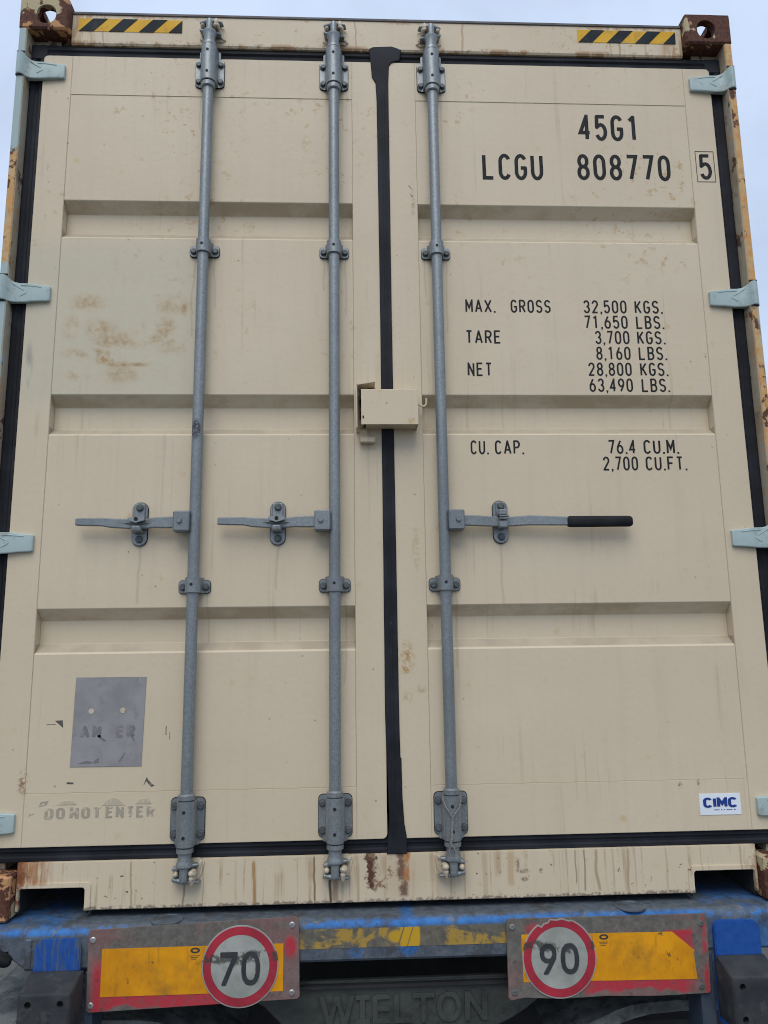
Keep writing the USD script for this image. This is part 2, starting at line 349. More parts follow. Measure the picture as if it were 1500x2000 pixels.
def mat_plate_blue(name, clean):
    g = Graph(name)
    g.pos()
    f = g.noise(40, 4, 0.7)
    run = g.noise(1.0, 4, 0.7, stretch=(55, 1, 7))
    c = g.mixc(g.ss(f, 0.3, 0.7), (0.006, 0.055, 0.24), (0.010, 0.075, 0.30))
    c = g.mixc(g.mul(g.ss(run, clean, clean + 0.16), 0.8), c, (0.09, 0.105, 0.10))
    return g.done(c, 0.45, bump=f, strength=0.1, dist=0.001)


def mat_tape():
    g = Graph("worn_yellow_tape")
    g.pos()
    n = g.noise(13, 5, 0.65, off=(2, 0, 0), dist=0.6)
    f = g.noise(60, 4, 0.7)
    grime = g.mixc(g.ss(f, 0.3, 0.7), (0.085, 0.078, 0.062), (0.15, 0.13, 0.095))
    k = g.mul(g.ss(g.add(n, g.mul(g.sub(f, 0.5), 0.25)), 0.50, 0.60), 0.6)
    k = g.mx(k, g.mul(blot(g, 0.035, -0.05, 0.028, 0.06, 0.12), 1.0))
    k = g.mx(k, g.mul(blot(g, 0.0, -0.05, 0.025, 0.016, 0.3), 0.9))
    for x0, w in ((0.012, 0.003), (0.037, 0.002)):
        k = g.mul(k, g.inv(g.mul(g.inv(g.ss(g.ab(g.sub(g.add(g.x, g.mul(g.z, -0.35)), x0 + 0.017)), w * 0.4, w)), 0.8)))
    c = g.mixc(k, grime, (0.50, 0.29, 0.012))
    return g.done(c, 0.5, bump=f, strength=0.15)


def mat_board(name, flip):
    g = Graph(name)
    g.pos()
    n = g.noise(10, 5, 0.65, off=(flip * 3, 0, 0))
    f = g.noise(55, 4, 0.7)
    c = g.mixc(g.ss(f, 0.3, 0.7), (0.085, 0.078, 0.066), (0.150, 0.136, 0.115))
    pink = g.ss(g.noise(7, 5, 0.65, stretch=(0.6, 1, 1.3), off=(flip, 2, 1)), 0.40, 0.56)
    c = g.mixc(g.mul(pink, 0.34), c, (0.30, 0.095, 0.095))
    w = g.add(g.z, g.mul(g.sub(n, 0.5), 0.07))
    low = g.mul(g.band(w, -0.200, -0.165, 0.004), g.band(g.ab(g.x), 0.43 if flip < 0 else 0.50, 0.80, 0.03))
    red = low
    if flip < 0:
        red = g.mx(red, g.mul(g.band(g.x, -0.806, -0.78, 0.01), g.ss(g.inv(g.z), 1.06, 1.12)))
        red = g.mx(red, blot(g, -0.288, -0.065, 0.016, 0.026, 0.35))
    else:
        red = g.mx(red, g.mul(g.band(g.x, 0.74, 0.812, 0.006), g.band(g.z, -0.11, -0.052, 0.004)))
        red = g.mx(red, g.mul(g.band(g.x, 0.838, 0.85, 0.006), g.ss(n, 0.45, 0.55)))
        red = g.mx(red, g.mul(blot(g, 0.37, -0.04, 0.02, 0.014, 0.5), 0.8))
    c = g.mixc(g.mul(red, g.add(0.55, g.mul(g.ss(f, 0.3, 0.6), 0.4))), c, (0.42, 0.018, 0.034))
    c = g.mixc(g.mul(g.ss(g.noise(20, 4, 0.7, off=(0, 0, 5)), 0.6, 0.68), 0.6), c, (0.055, 0.05, 0.045))
    return g.done(c, 0.6, bump=f, strength=0.2, dist=0.002)


def mat_yellow(name):
    g = Graph(name)
    g.pos()
    n = g.noise(9, 5, 0.65)
    f = g.noise(120, 3, 0.6)
    c = g.mixc(g.ss(n, 0.3, 0.7), (0.56, 0.220, 0.002), (0.74, 0.315, 0.003))
    c = g.mixc(g.mul(g.ss(g.noise(6, 4, 0.7, off=(1, 0, 4)), 0.5, 0.72), 0.7), c, (0.30, 0.14, 0.015))
    c = g.mixc(g.mul(g.mul(g.ss(g.noise(26, 5, 0.75, off=(4, 0, 2)), 0.58, 0.63), g.ss(g.noise(7, 3, off=(0, 0, 9)), 0.48, 0.6)), 0.85), c, (0.10, 0.055, 0.02))
    c = g.mixc(g.mul(g.ss(g.noise(1.0, 5, 0.7, stretch=(60, 1, 9), off=(1, 0, 0)), 0.55, 0.66), 0.35), c, (0.24, 0.11, 0.015))
    c = g.mixc(g.mul(g.spots(17, 0.03, 0.14, 0.72, stretch=(1, 1, 0.8)), 0.8), c, (0.10, 0.055, 0.015))
    c = g.mixc(g.mul(g.spots(22, 0.02, 0.08, 0.72, stretch=(2.4, 1, 0.35), off=(3, 1, 0)), 0.6), c, (0.12, 0.07, 0.02))
    return g.done(c, 0.38, bump=f, strength=0.12, dist=0.001)


def mat_disc(name, c0, c1):
    """disc colours with a smear of mud across the figures"""
    g = Graph(name)
    g.pos()
    n = g.noise(24, 5, 0.72)
    f = g.noise(9, 4, 0.65, off=(2, 1, 1))
    c = g.mixc(g.ss(f, 0.3, 0.7), c0, c1)
    zz = g.add(g.z, g.mul(g.sub(g.noise(18, 3, 0.6, off=(5, 0, 0)), 0.5), 0.05))
    smear = g.mul(g.band(zz, -0.096, -0.072, 0.005), g.ss(n, 0.46, 0.52))
    c = g.mixc(g.mul(smear, 0.85), c, (0.045, 0.042, 0.035))
    c = g.mixc(g.mul(g.ss(n, 0.55, 0.75), 0.5), c, (0.13, 0.12, 0.10))
    return g.done(c, 0.45, bump=n, strength=0.1)


def mat_ghost(name, base, ink, lo, hi, scale=45, stretch=(1, 1, 1)):
    """print that has mostly flaked away"""
    g = Graph(name)
    g.pos()
    n = g.add(g.mul(g.noise(scale, 5, 0.7, stretch=stretch), 0.75), g.mul(g.noise(7, 2), 0.25))
    c = g.mixc(g.mul(g.ss(n, lo, hi), 0.85), base, ink)
    return g.done(c, 0.6)


def mat_placard():
    g = Graph("old_placard_grey")
    g.pos()
    n = g.noise(14, 4, 0.65)
    c = g.mixc(g.ss(n, 0.3, 0.7), (0.215, 0.203, 0.203), (0.280, 0.265, 0.262))
    c = g.mixc(g.mul(g.spots(26, 0.02, 0.09, 0.7), 0.8), c, (0.05, 0.05, 0.06))
    c = g.mixc(g.mul(g.ss(g.noise(30, 4, 0.7, stretch=(1, 1, 0.5)), 0.56, 0.7), 0.4), c, (0.13, 0.12, 0.12))
    return g.done(c, 0.55, bump=n, strength=0.15)


def mat_ground():
    g = Graph("concrete_ground")
    g.pos()
    n = g.noise(0.6, 5, 0.6)
    c = g.mixc(g.ss(n, 0.3, 0.7), (0.075, 0.077, 0.070), (0.110, 0.112, 0.102))
    c = g.mixc(g.mul(g.ss(g.noise(14, 5, 0.7), 0.55, 0.68), 0.6), c, (0.04, 0.04, 0.037))
    c = g.mixc(g.mul(g.spots(9, 0.04, 0.2, 0.5), 0.7), c, (0.028, 0.028, 0.026))
    return g.done(c, 0.85, bump=g.noise(40, 5, 0.7), strength=0.5, dist=0.01)


MAT = dict(
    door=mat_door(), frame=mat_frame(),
    casting=mat_rust_casting("rusty_casting_patchy", 0.55, (0, 0, 0)),
    casting_dark=mat_rust_casting("rusty_casting_dark", 0.60, (4, 2, 1)),
    post_left=mat_post("post_paint_mint_and_ochre", ((2.33, 2.80), (1.56, 1.935), (0.80, 1.12))),
    post_right=mat_post("post_paint_ochre", ()),
    galv=mat_galv(), rubber=mat_rubber(),
    mint=mat_simple("mint_hinge_paint", (0.325, 0.410, 0.395), (0.380, 0.465, 0.450), 12, 0.5, bump=0.2, fine=(28, (0.235, 0.23, 0.18), 0.5)),
    blue=mat_blue(), plate_clean=mat_plate_blue("blue_bracket_clean", 0.72), plate_dirty=mat_plate_blue("blue_bracket_streaked", 0.47),
    tape=mat_tape(), board_l=mat_board("warning_board_left", -1.0), board_r=mat_board("warning_board_right", 1.0),
    yellow=mat_yellow("retroreflective_yellow"),
    disc_rim=mat_disc("disc_rim_grey_white", (0.26, 0.25, 0.225), (0.36, 0.35, 0.32)),
    disc_red=mat_disc("disc_red", (0.27, 0.016, 0.030), (0.40, 0.024, 0.042)),
    disc_white=mat_disc("disc_white", (0.24, 0.245, 0.215), (0.36, 0.365, 0.325)),
    digit=mat_simple("black_digits", (0.022, 0.024, 0.026), (0.04, 0.042, 0.044), 20, 0.5),
    ink=mat_simple("black_marking_paint", (0.012, 0.013, 0.014), (0.020, 0.021, 0.022), 30, 0.7, spec=0.2, fine=(90, (0.05, 0.047, 0.042), 0.3)),
    tape_yellow=mat_simple("hazard_yellow", (0.62, 0.33, 0.018), (0.70, 0.40, 0.030), 12, 0.6, spec=0.2, fine=(20, (0.42, 0.24, 0.05), 0.6)),
    tape_black=mat_simple("hazard_black", (0.008, 0.013, 0.016), (0.016, 0.024, 0.029), 12, 0.65, spec=0.15, fine=(20, (0.05, 0.055, 0.055), 0.4)),
    sticker=mat_simple("white_sticker", (0.68, 0.72, 0.76), (0.74, 0.78, 0.82), 10, 0.4),
    navy=mat_simple("navy_print", (0.010, 0.035, 0.19), (0.012, 0.042, 0.22), 20, 0.4),
    grip=mat_simple("black_plastic_grip", (0.008, 0.009, 0.010), (0.015, 0.016, 0.017), 20, 0.7, spec=0.2, bump=0.2),
    keeper=mat_simple("chipped_beige_keeper", (0.47, 0.40, 0.29), (0.52, 0.45, 0.34), 14, 0.6, bump=0.4, fine=(42, (0.17, 0.075, 0.03), 0.95), dist=0.003),
    hole=mat_simple("dark_recess", (0.008, 0.008, 0.009), (0.014, 0.014, 0.014), 10, 0.8),
    placard=mat_placard(),
    ghost=mat_ghost("flaked_print_on_beige", (0.57, 0.475, 0.32), (0.29, 0.255, 0.20), 0.43, 0.50),
    ghost_faint=mat_ghost("faint_print_on_beige", (0.57, 0.475, 0.32), (0.42, 0.36, 0.26), 0.43, 0.52, 60, (1.6, 1, 0.6)),
    ghost_grey=mat_ghost("faint_print_on_grey", (0.225, 0.208, 0.21), (0.150, 0.142, 0.146), 0.42, 0.50),
    scuff=mat_ghost("dark_scuff", (0.20, 0.18, 0.14), (0.05, 0.048, 0.04), 0.40, 0.52, 60),
    flap=mat_simple("grey_green_rubber_flap", (0.030, 0.034, 0.029), (0.058, 0.062, 0.053), 9, 0.55, bump=0.4, fine=(24, (0.022, 0.022, 0.020), 0.7), dist=0.003),
    dark_rubber=mat_simple("dusty_buffer_rubber", (0.012, 0.014, 0.018), (0.030, 0.032, 0.033), 14, 0.75, bump=0.4, fine=(20, (0.065, 0.066, 0.060), 0.5), dist=0.003),
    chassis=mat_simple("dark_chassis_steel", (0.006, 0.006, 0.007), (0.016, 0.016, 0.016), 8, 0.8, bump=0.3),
    guard=mat_simple("muddy_mudguard", (0.06, 0.065, 0.06), (0.20, 0.21, 0.195), 11, 0.8, bump=0.4, fine=(28, (0.035, 0.035, 0.03), 0.7), dist=0.003),
    edge_grey=mat_simple("dirty_grey_roof_edge", (0.075, 0.072, 0.075), (0.14, 0.125, 0.115), 7, 0.7, bump=0.3, fine=(16, (0.10, 0.05, 0.03), 0.7)),
    chassis_blue=mat_simple("dirty_blue_grey_steel", (0.020, 0.035, 0.060), (0.045, 0.060, 0.080), 9, 0.7, bump=0.3),
    bolt=mat_simple("dull_bolt_steel", (0.060, 0.070, 0.075), (0.115, 0.128, 0.132), 60, 0.5, 0.3, fine=(80, (0.10, 0.07, 0.05), 0.3)),
    steel=mat_simple("rivet_aluminium", (0.30, 0.30, 0.29), (0.42, 0.42, 0.41), 50, 0.4, 0.6),
    wire=mat_simple("rusty_twisted_wire", (0.19, 0.18, 0.165), (0.27, 0.26, 0.24), 60, 0.6, 0.3, fine=(120, (0.10, 0.065, 0.04), 0.7)),
    ground=mat_ground(),
    kerb=mat_simple("pale_worn_road_paint", (0.15, 0.165, 0.165), (0.20, 0.215, 0.215), 3, 0.8, bump=0.4, fine=(9, (0.11, 0.115, 0.11), 0.6)),
    wheel=mat_simple("tyre_rubber", (0.016, 0.016, 0.017), (0.035, 0.034, 0.033), 6, 0.8),
)

# ------------------------------------------------------------------ sky
g = Graph("overcast_sky")
tc = g.n("texture_coordinate", "generated") if False else None
sk = g.n("sky_texture", "color", sky_type="single_scattering", sun_disc=False, sun_elevation=SUN_EL, sun_rotation=SUN_AZ)
geo = g.n("texture_coordinate")
cn = g.n("noise_texture", "fac", vector=geo + ".generated", scale=2.2, detail=6.0, roughness=0.55, distortion=0.5)
cover = g.n("map_range", "result", range_type="smoothstep", value=cn, from_min=0.22, from_max=0.62, to_min=0.62, to_max=1.0, clamp=True)
col = g.mixc(cover, sk, (7.7, 9.2, 11.9))
bg = g.n("background_shader", "background", color=col, strength=0.08)
sky_mat = usdkit.material(stage, g.path, g.nodes, g.links, surface=bg)
sky = UsdLux.DomeLight.Define(stage, "/World/sky")
UsdShade.MaterialBindingAPI.Apply(sky.GetPrim()).Bind(sky_mat)
sky.GetPrim().SetCustomDataByKey("kind", "structure")
sky.GetPrim().SetCustomDataByKey("label", "pale overcast blue-white sky above the container")

# ------------------------------------------------------------------ prim helpers
used = {}


def numbered(parent, name):
    k = used.get((parent, name), 0)
    used[(parent, name)] = k + 1
    return f"{parent}/{name}" if k == 0 else f"{parent}/{name}_{k:03d}"


def tag(prim, label=None, category=None, group=None, kind=None):
    for k, v in (("label", label), ("category", category), ("group", group), ("kind", kind)):
        if v:
            prim.SetCustomDataByKey(k, v)


def thing(name, label, category, at=(0, 0, 0), group=None):
    p = numbered("/World", name)
    x = UsdGeom.Xform.Define(stage, p)
    x.AddTranslateOp().Set(Gf.Vec3d(*at))
    tag(x.GetPrim(), label, category, group)
    return p


def part(parent, name, mesh, mat, label=None, smooth=32, kind=None):
    p = numbered(parent, name)
    if isinstance(mesh, list):
        mesh = trimesh.util.concatenate([as_tm(m) for m in mesh])
    m = usdkit.mesh(stage, p, mesh, MAT[mat] if isinstance(mat, str) else mat, smooth=smooth)
    tag(m.GetPrim(), label, kind=kind)
    return p


def as_tm(m):
    if isinstance(m, trimesh.Trimesh):
        return m
    v, f, _ = meshkit.arrays(m)
    return trimesh.Trimesh(v, f, process=False)


# ------------------------------------------------------------------ shape helpers
def cbox(x0, x1, y0, y1, z0, z1, c=0.002):
    c = min(c, (x1 - x0) * 0.45, (y1 - y0) * 0.45, (z1 - z0) * 0.45)
    P = []
    for x, sx in ((x0, 1), (x1, -1)):
        for y, sy in ((y0, 1), (y1, -1)):
            for z, sz in ((z0, 1), (z1, -1)):
                P += [(x, y + sy * c, z + sz * c), (x + sx * c, y, z + sz * c), (x + sx * c, y + sy * c, z)]
    return as_tm(m3.Manifold.hull_points(np.array(P)))


def hull(pts):
    return as_tm(m3.Manifold.hull_points(np.array(pts, float)))


def blob(*balls, n=12):
    """hull of spheres (x, y, z, r)"""
    P = []
    s = trimesh.creation.icosphere(subdivisions=1).vertices
    for x, y, z, r in balls:
        P.append(s * r + (x, y, z))
    return as_tm(m3.Manifold.hull_points(np.vstack(P)))


def tri(poly, h):
    return trimesh.util.concatenate([trimesh.creation.extrude_polygon(q, h, engine="earcut") for q in getattr(poly, "geoms", [poly]) if q.area > 1e-10])


def front(poly, y0, y1):
    """a polygon in (x, z), extruded from y0 (towards the viewer) to y1"""
    t = tri(poly, y1 - y0)
    v = t.vertices
    return trimesh.Trimesh(np.c_[v[:, 0], y1 - v[:, 2], v[:, 1]], t.faces, process=False)


def along_x(poly, x0, x1):
    t = tri(poly, x1 - x0)
    v = t.vertices
    return trimesh.Trimesh(np.c_[x0 + v[:, 2], v[:, 0], v[:, 1]], t.faces, process=False)


def along_z(poly, z0, z1):
    t = tri(poly, z1 - z0)
    v = t.vertices
    return trimesh.Trimesh(np.c_[v[:, 0], v[:, 1], z0 + v[:, 2]], t.faces, process=False)


def rrect(x0, x1, z0, z1, r, q=5):
    return sbox(x0 + r, z0 + r, x1 - r, z1 - r).buffer(r, quad_segs=q)


def bevel_plate(poly, y0, y1, b=0.0015):
    """plate with a chamfered front edge"""
    return [front(poly.buffer(-b), y0, y0 + b), front(poly, y0 + b * 0.7, y1)]


def cyl_z(x, y, z0, z1, r, n=28, r1=None):
    a = np.linspace(0, 2 * np.pi, n, endpoint=False)
    r1 = r if r1 is None else r1
    lo = np.c_[x + r * np.cos(a), y + r * np.sin(a), np.full(n, z0)]
    hi = np.c_[x + r1 * np.cos(a), y + r1 * np.sin(a), np.full(n, z1)]
    return as_tm(m3.Manifold.hull_points(np.vstack([lo, hi])))


def cyl_y(x, z, y0, y1, r, n=20, r0=None):
    a = np.linspace(0, 2 * np.pi, n, endpoint=False)
    r0 = r if r0 is None else r0
    A = np.c_[x + r0 * np.cos(a), np.full(n, y0), z + r0 * np.sin(a)]
    B = np.c_[x + r * np.cos(a), np.full(n, y1), z + r * np.sin(a)]
    return as_tm(m3.Manifold.hull_points(np.vstack([A, B])))


def lathe_z(x, y, prof, n=28):
    """profile of (r, z)"""
    out = []
    a = np.linspace(0, 2 * np.pi, n, endpoint=False)
    rings = [np.c_[x + r * np.cos(a), y + r * np.sin(a), np.full(n, z)] for r, z in prof]
    V = np.vstack(rings + [[(x, y, prof[0][1])], [(x, y, prof[-1][1])]])
    F = []
    m = len(prof)
    for i in range(m - 1):
        for j in range(n):
            k = (j + 1) % n
            F += [(i * n + j, i * n + k, (i + 1) * n + k), (i * n + j, (i + 1) * n + k, (i + 1) * n + j)]
    for j in range(n):
        k = (j + 1) % n
        F += [(m * n, k, j), (m * n + 1, (m - 1) * n + j, (m - 1) * n + k)]
    return trimesh.Trimesh(V, F, process=False)


def bolt(x, z, y, r=0.0085, h=0.007, turn=0.3):
    """washer and hexagon head on a surface at depth y, facing the viewer (-y)"""
    w = cyl_y(x, z, y - 0.0022, y + 0.001, r * 1.22, 18)
    a = np.arange(6) * np.pi / 3 + turn
    A = np.c_[x + r * 0.82 * np.cos(a), np.full(6, y - h), z + r * 0.82 * np.sin(a)]
    B = np.c_[x + r * np.cos(a), np.full(6, y - h + 0.0018), z + r * np.sin(a)]
    C = np.c_[x + r * np.cos(a), np.full(6, y), z + r * np.sin(a)]
    return [w, as_tm(m3.Manifold.hull_points(np.vstack([A, B, C])))]


def tube(pts, r, n=8):
    """tube along a polyline"""
    P = np.array(pts, float)
    T = np.gradient(P, axis=0)
    T /= np.linalg.norm(T, axis=1, keepdims=True)
    u = np.cross(T[0], [0.3, 0.9, 0.2]); u /= np.linalg.norm(u)
    V, F = [], []
    a = np.linspace(0, 2 * np.pi, n, endpoint=False)
    for i in range(len(P)):
        u = u - T[i] * (u @ T[i]); u /= np.linalg.norm(u)
        w = np.cross(T[i], u)
        V.append(P[i] + r * (np.cos(a)[:, None] * u + np.sin(a)[:, None] * w))
    m = len(P)
    for i in range(m - 1):
        for j in range(n):
            k = (j + 1) % n
            F += [(i * n + j, i * n + k, (i + 1) * n + k), (i * n + j, (i + 1) * n + k, (i + 1) * n + j)]
    V = np.vstack(V + [P[:1], P[-1:]])
    for j in range(n):
        k = (j + 1) % n
        F += [(m * n, k, j), (m * n + 1, (m - 1) * n + j, (m - 1) * n + k)]
    return trimesh.Trimesh(V, F, process=False)


# ------------------------------------------------------------------ narrow stroke lettering
def el(cx, cy, rx, ry, a0, a1, n=14):
    t = np.radians(np.linspace(a0, a1, n))
    return list(zip(cx + rx * np.cos(t), cy + ry * np.sin(t)))


GL = {
    "0": [el(.5, .70, .5, .30, 180, 0) + el(.5, .30, .5, .30, 0, -180) + [(0, .70)]],
    "1": [[(.10, .84), (.55, 1), (.55, 0)]],
    "2": [el(.5, .73, .5, .27, 172, -20) + [(.0, .0), (1, .0)]],
    "3": [el(.47, .75, .47, .25, 165, -90), el(.5, .26, .5, .26, 90, -165)],
    "4": [[(.74, 0), (.74, 1), (0, .28), (1.05, .28)]],
    "5": [[(.95, 1), (.10, 1), (.06, .53)] + el(.5, .32, .5, .32, 130, -155)],
    "6": [el(.5, .30, .5, .30, 0, 360, 24), [(0, .30), (.06, .52), (.62, 1.0)]],
    "7": [[(0, 1), (1, 1), (.36, 0)]],
    "8": [el(.5, .76, .44, .24, 0, 360, 22), el(.5, .26, .5, .26, 0, 360, 22)],
    "9": [el(.5, .70, .5, .30, 0, 360, 24), [(1, .70), (.94, .48), (.38, 0)]],
    "A": [[(0, 0), (.5, 1), (1, 0)], [(.17, .30), (.83, .30)]],
    "B": [[(.55, .53), (0, .53)], [(0, 0), (0, 1), (.5, 1)] + el(.5, .765, .44, .235, 90, -90) + el(.52, .265, .48, .265, 90, -90) + [(0, 0)]],
    "C": [el(.5, .72, .5, .28, 25, 180) + el(.5, .28, .5, .28, 180, 335)],
    "D": [[(0, 0), (0, 1), (.4, 1)] + el(.45, .66, .55, .34, 80, 0) + el(.45, .34, .55, .34, 0, -80) + [(0, 0)]],
    "E": [[(1, 1), (0, 1), (0, 0), (1, 0)], [(0, .53), (.85, .53)]],
    "F": [[(1, 1), (0, 1), (0, 0)], [(0, .52), (.85, .52)]],
    "G": [el(.5, .72, .5, .28, 25, 180) + el(.5, .28, .5, .28, 180, 360) + [(1, .46), (.5, .46)]],
    "I": [[(.0, 0), (.0, 1)]],
    "K": [[(0, 0), (0, 1)], [(1, 1), (.04, .40)], [(.32, .58), (1, 0)]],
    "L": [[(0, 1), (0, 0), (1, 0)]],
    "M": [[(0, 0), (0, 1), (.5, .35), (1, 1), (1, 0)]],
    "N": [[(0, 0), (0, 1), (1, 0), (1, 1)]],
    "O": [el(.5, .70, .5, .30, 180, 0) + el(.5, .30, .5, .30, 0, -180) + [(0, .70)]],
    "P": [[(0, 0), (0, 1), (.5, 1)] + el(.5, .74, .5, .26, 90, -90) + [(0, .48)]],
    "R": [[(0, 0), (0, 1), (.5, 1)] + el(.5, .74, .5, .26, 90, -90) + [(0, .48)], [(.5, .48), (1, 0)]],
    "S": [el(.5, .75, .5, .25, 20, 270) + el(.5, .25, .5, .25, 90, -160)],
    "T": [[(0, 1), (1, 1)], [(.5, 1), (.5, 0)]],
    "U": [[(0, 1), (0, .3)] + el(.5, .30, .5, .30, 180, 360) + [(1, 1)]],
    "X": [[(0, 0), (1, 1)], [(0, 1), (1, 0)]],
}


def word(text, x0, x1, z0, h, s=0.15, w=0.46, gap=0.14):
    """outline of a word in the narrow marking face, fitted between x0 and x1"""
    x, shapes = 0.0, []
    for ch in text:
        if ch == " ":
            x += w * 0.8
            continue
        if ch in ".,":
            q = sbox(x, 0, x + s, s)
            if ch == ",":
                q = unary_union([q, Polygon([(x + s * .35, 0.01), (x + s, 0.01), (x + s * .45, -.10), (x + .05 * s, -.10)])])
            shapes.append(q)
            x += s + gap * 0.9
            continue
        ww = w * (1.12 if ch in "MAX" else 1.0) if ch != "I" else s
        L = []
        for path in GL[ch]:
            P = [(x + s / 2 + px * (ww - s), s / 2 + py * (1 - s)) for px, py in path]
            L.append(LineString(P).buffer(s / 2, cap_style="flat" if ch not in "CGS" else "flat", join_style="mitre" if ch in "EFLTMNI47" else "round", mitre_limit=2.5))
        if ch in "6809O":
            L = [l for l in L]
        sh = unary_union(L).intersection(sbox(x - .05, 0, x + ww + .05, 1))
        shapes.append(sh)
        x += ww + gap
    sh = unary_union(shapes)
    b = sh.bounds
    sx = (x1 - x0) / (b[2] - b[0])
    return affinity.affine_transform(sh, [sx, 0, 0, h, x0 - b[0] * sx, z0]).simplify(0.0002)


def bold(text, x0, x1, z0, z1, y0, y1):
    """heavy lettering, fitted to a box"""
    t = meshkit.text_mesh(text, 0.1, 0.01, bold=True)
    v = t.vertices.copy()
    lo, hi = v.min(0), v.max(0)
    v = (v - lo) / (hi - lo)
    return trimesh.Trimesh(np.c_[x0 + v[:, 0] * (x1 - x0), y1 - v[:, 2] * (y1 - y0), z0 + v[:, 1] * (z1 - z0)], t.faces, process=False)


# ================================================================== THE SETTING
def flat_sheet(path, x0, x1, y0, y1, z, mat, label):
    m = usdkit.mesh(stage, path, trimesh.Trimesh([(x0, y0, z), (x1, y0, z), (x1, y1, z), (x0, y1, z)], [(0, 1, 2), (0, 2, 3)], process=False), MAT[mat])
    tag(m.GetPrim(), label, kind="structure")


flat_sheet("/World/ground", -1500, 1500, -1500, 1500, 0.0, "ground", "grey stained concrete yard under the trailer")
flat_sheet("/World/road_marking", -2.04, -1.66, -12, 2.13, 0.004, "kerb", "pale painted strip on the concrete beside the trailer")

# ================================================================== THE CONTAINER
C = thing("shipping_container", "tall beige steel shipping container with closed rear doors, loaded on the blue trailer", "container", (0, 0, ZB))
LEN = 12.19
FY = 0.035           # face of doors, header and sill
HALF = 1.219


def casting_mesh(sx, z0, top, y_front=0.0, depth=0.178):
    """hollow corner casting with its three apertures; sx: -1 left, 1 right; the apertured end faces the viewer when depth > 0"""
    xa, xb = (-HALF, -HALF + 0.162) if sx < 0 else (HALF - 0.162, HALF)
    ya, yb = (y_front, y_front + depth) if depth > 0 else (y_front + depth, y_front)
    body = m3.Manifold(m3.Mesh(*[np.asarray(a, t) for a, t in zip((cbox(xa, xb, ya, yb, z0, z0 + 0.118, 0.006).vertices, cbox(xa, xb, ya, yb, z0, z0 + 0.118, 0.006).faces), (np.float32, np.uint32))]))
    inner = m3.Manifold.cube((0.162 - 0.056, abs(depth) - 0.056, 0.118 - 0.050)).translate((xa + 0.028, ya + 0.028, z0 + 0.025))
    body = body - inner

    def stad(w, h, L):
        P = rrect(-w / 2, w / 2, -h / 2, h / 2, min(w, h) / 2 - 0.001, 8)
        return m3.CrossSection([np.array(P.exterior.coords)[:-1][::-1]]).extrude(L).translate((0, 0, -L / 2))
    cx = sx * (HALF - 0.089)
    cz = z0 + (0.055 if top else 0.060)
    topa = stad(0.0635, 0.124, 0.08).translate((cx, (ya + yb) / 2, z0 + (0.118 if top else 0.0)))
    side = stad(0.080, 0.051, 0.08).rotate((90, 0, 90)).translate((sx * HALF, (ya + yb) / 2, cz))
    end = stad(0.064, 0.072, 0.09).rotate((90, 0, 0)).translate((cx, ya if depth > 0 else yb, cz))
    return as_tm(body - end - topa - side)


part(C, "corner_casting", casting_mesh(-1, 2.778, True), "casting", "rusty top corner casting with patches of beige paint")
part(C, "corner_casting", casting_mesh(1, 2.778, True), "casting_dark", "dark rusty top corner casting")
part(C, "corner_casting", casting_mesh(-1, 0.0, False), "casting", "orange rusty bottom corner casting")
part(C, "corner_casting", casting_mesh(1, 0.0, False), "casting_dark")
for sx in (-1, 1):
    for z0, top in ((2.778, True), (0.0, False)):
        part(C, "corner_casting", casting_mesh(sx, z0, top, LEN, -0.178), "casting_dark")

# corner posts: the outer lip reaches forward to the casting face, the web lies behind the seal
for sx, mt in ((-1, "post_left"), (1, "post_right")):
    pl = Polygon([(1.1905, 0.006), (1.194, 0.002), (1.213, 0.002), (1.2165, 0.006), (1.2165, 0.150), (1.10, 0.150), (1.10, 0.062), (1.1905, 0.062)])
    pl = affinity.scale(pl, sx, 1, origin=(0, 0)) if sx < 0 else pl
    lugs = []
    part(C, "corner_post", along_z(pl, 0.118, 2.778), mt, "post edge with mint and ochre paint" if sx < 0 else "post edge with rubbed ochre paint and rust", smooth=20)
    part(C, "corner_post", along_z(affinity.scale(sbox(1.09, LEN - 0.15, 1.217, LEN - 0.004), sx, 1, origin=(0, 0)), 0.118, 2.778), "frame")

# header, roof edge, sill with its two notches
hd = Polygon([(FY, 2.756), (FY + 0.004, 2.750), (0.12, 2.750), (0.12, 2.872), (FY + 0.010, 2.872), (FY, 2.866)])
header = part(C, "header", along_x(hd, -1.056, 1.056), "frame", smooth=20)
for s0 in (-1.0355, 0.685):
    w, z0, z1 = 0.349, 2.8005, 2.8495
    part(header, "hazard_strip", front(sbox(s0, z0, s0 + w, z1), FY - 0.0012, FY + 0.001), "tape_yellow", "yellow and black hazard strip")
    strip_box = sbox(s0, z0, s0 + w, z1)
    for i in range(4):
        b0 = s0 + w * (0.008 + 0.288 * i)
        st = Polygon([(b0, z0), (b0 + w * 0.140, z0), (b0 + w * 0.272, z1), (b0 + w * 0.132, z1)]).intersection(strip_box)
        part(header, "black_stripe", front(st, FY - 0.0022, FY - 0.0008), "tape_black")
part(header, "roof_edge", cbox(-1.056, 1.056, FY - 0.0035, FY + 0.06, 2.8635, 2.8745, 0.002), "edge_grey", smooth=20)
sill = sbox(-1.0535, 0.016, 1.0535, 0.143)
for sx in (-1, 1):
    a, b = sorted((sx * 0.864, sx * 1.046))
    sill = sill.difference(rrect(a, b, -0.1, 0.0765, 0.009))
sillp = part(C, "door_sill", [front(sill.buffer(-0.0015), FY, FY + 0.003), front(sill, FY + 0.0015, FY + 0.012), along_x(sbox(FY + 0.014, 0.100, 0.16, 0.140), -1.053, 1.053)], "frame", smooth=20)
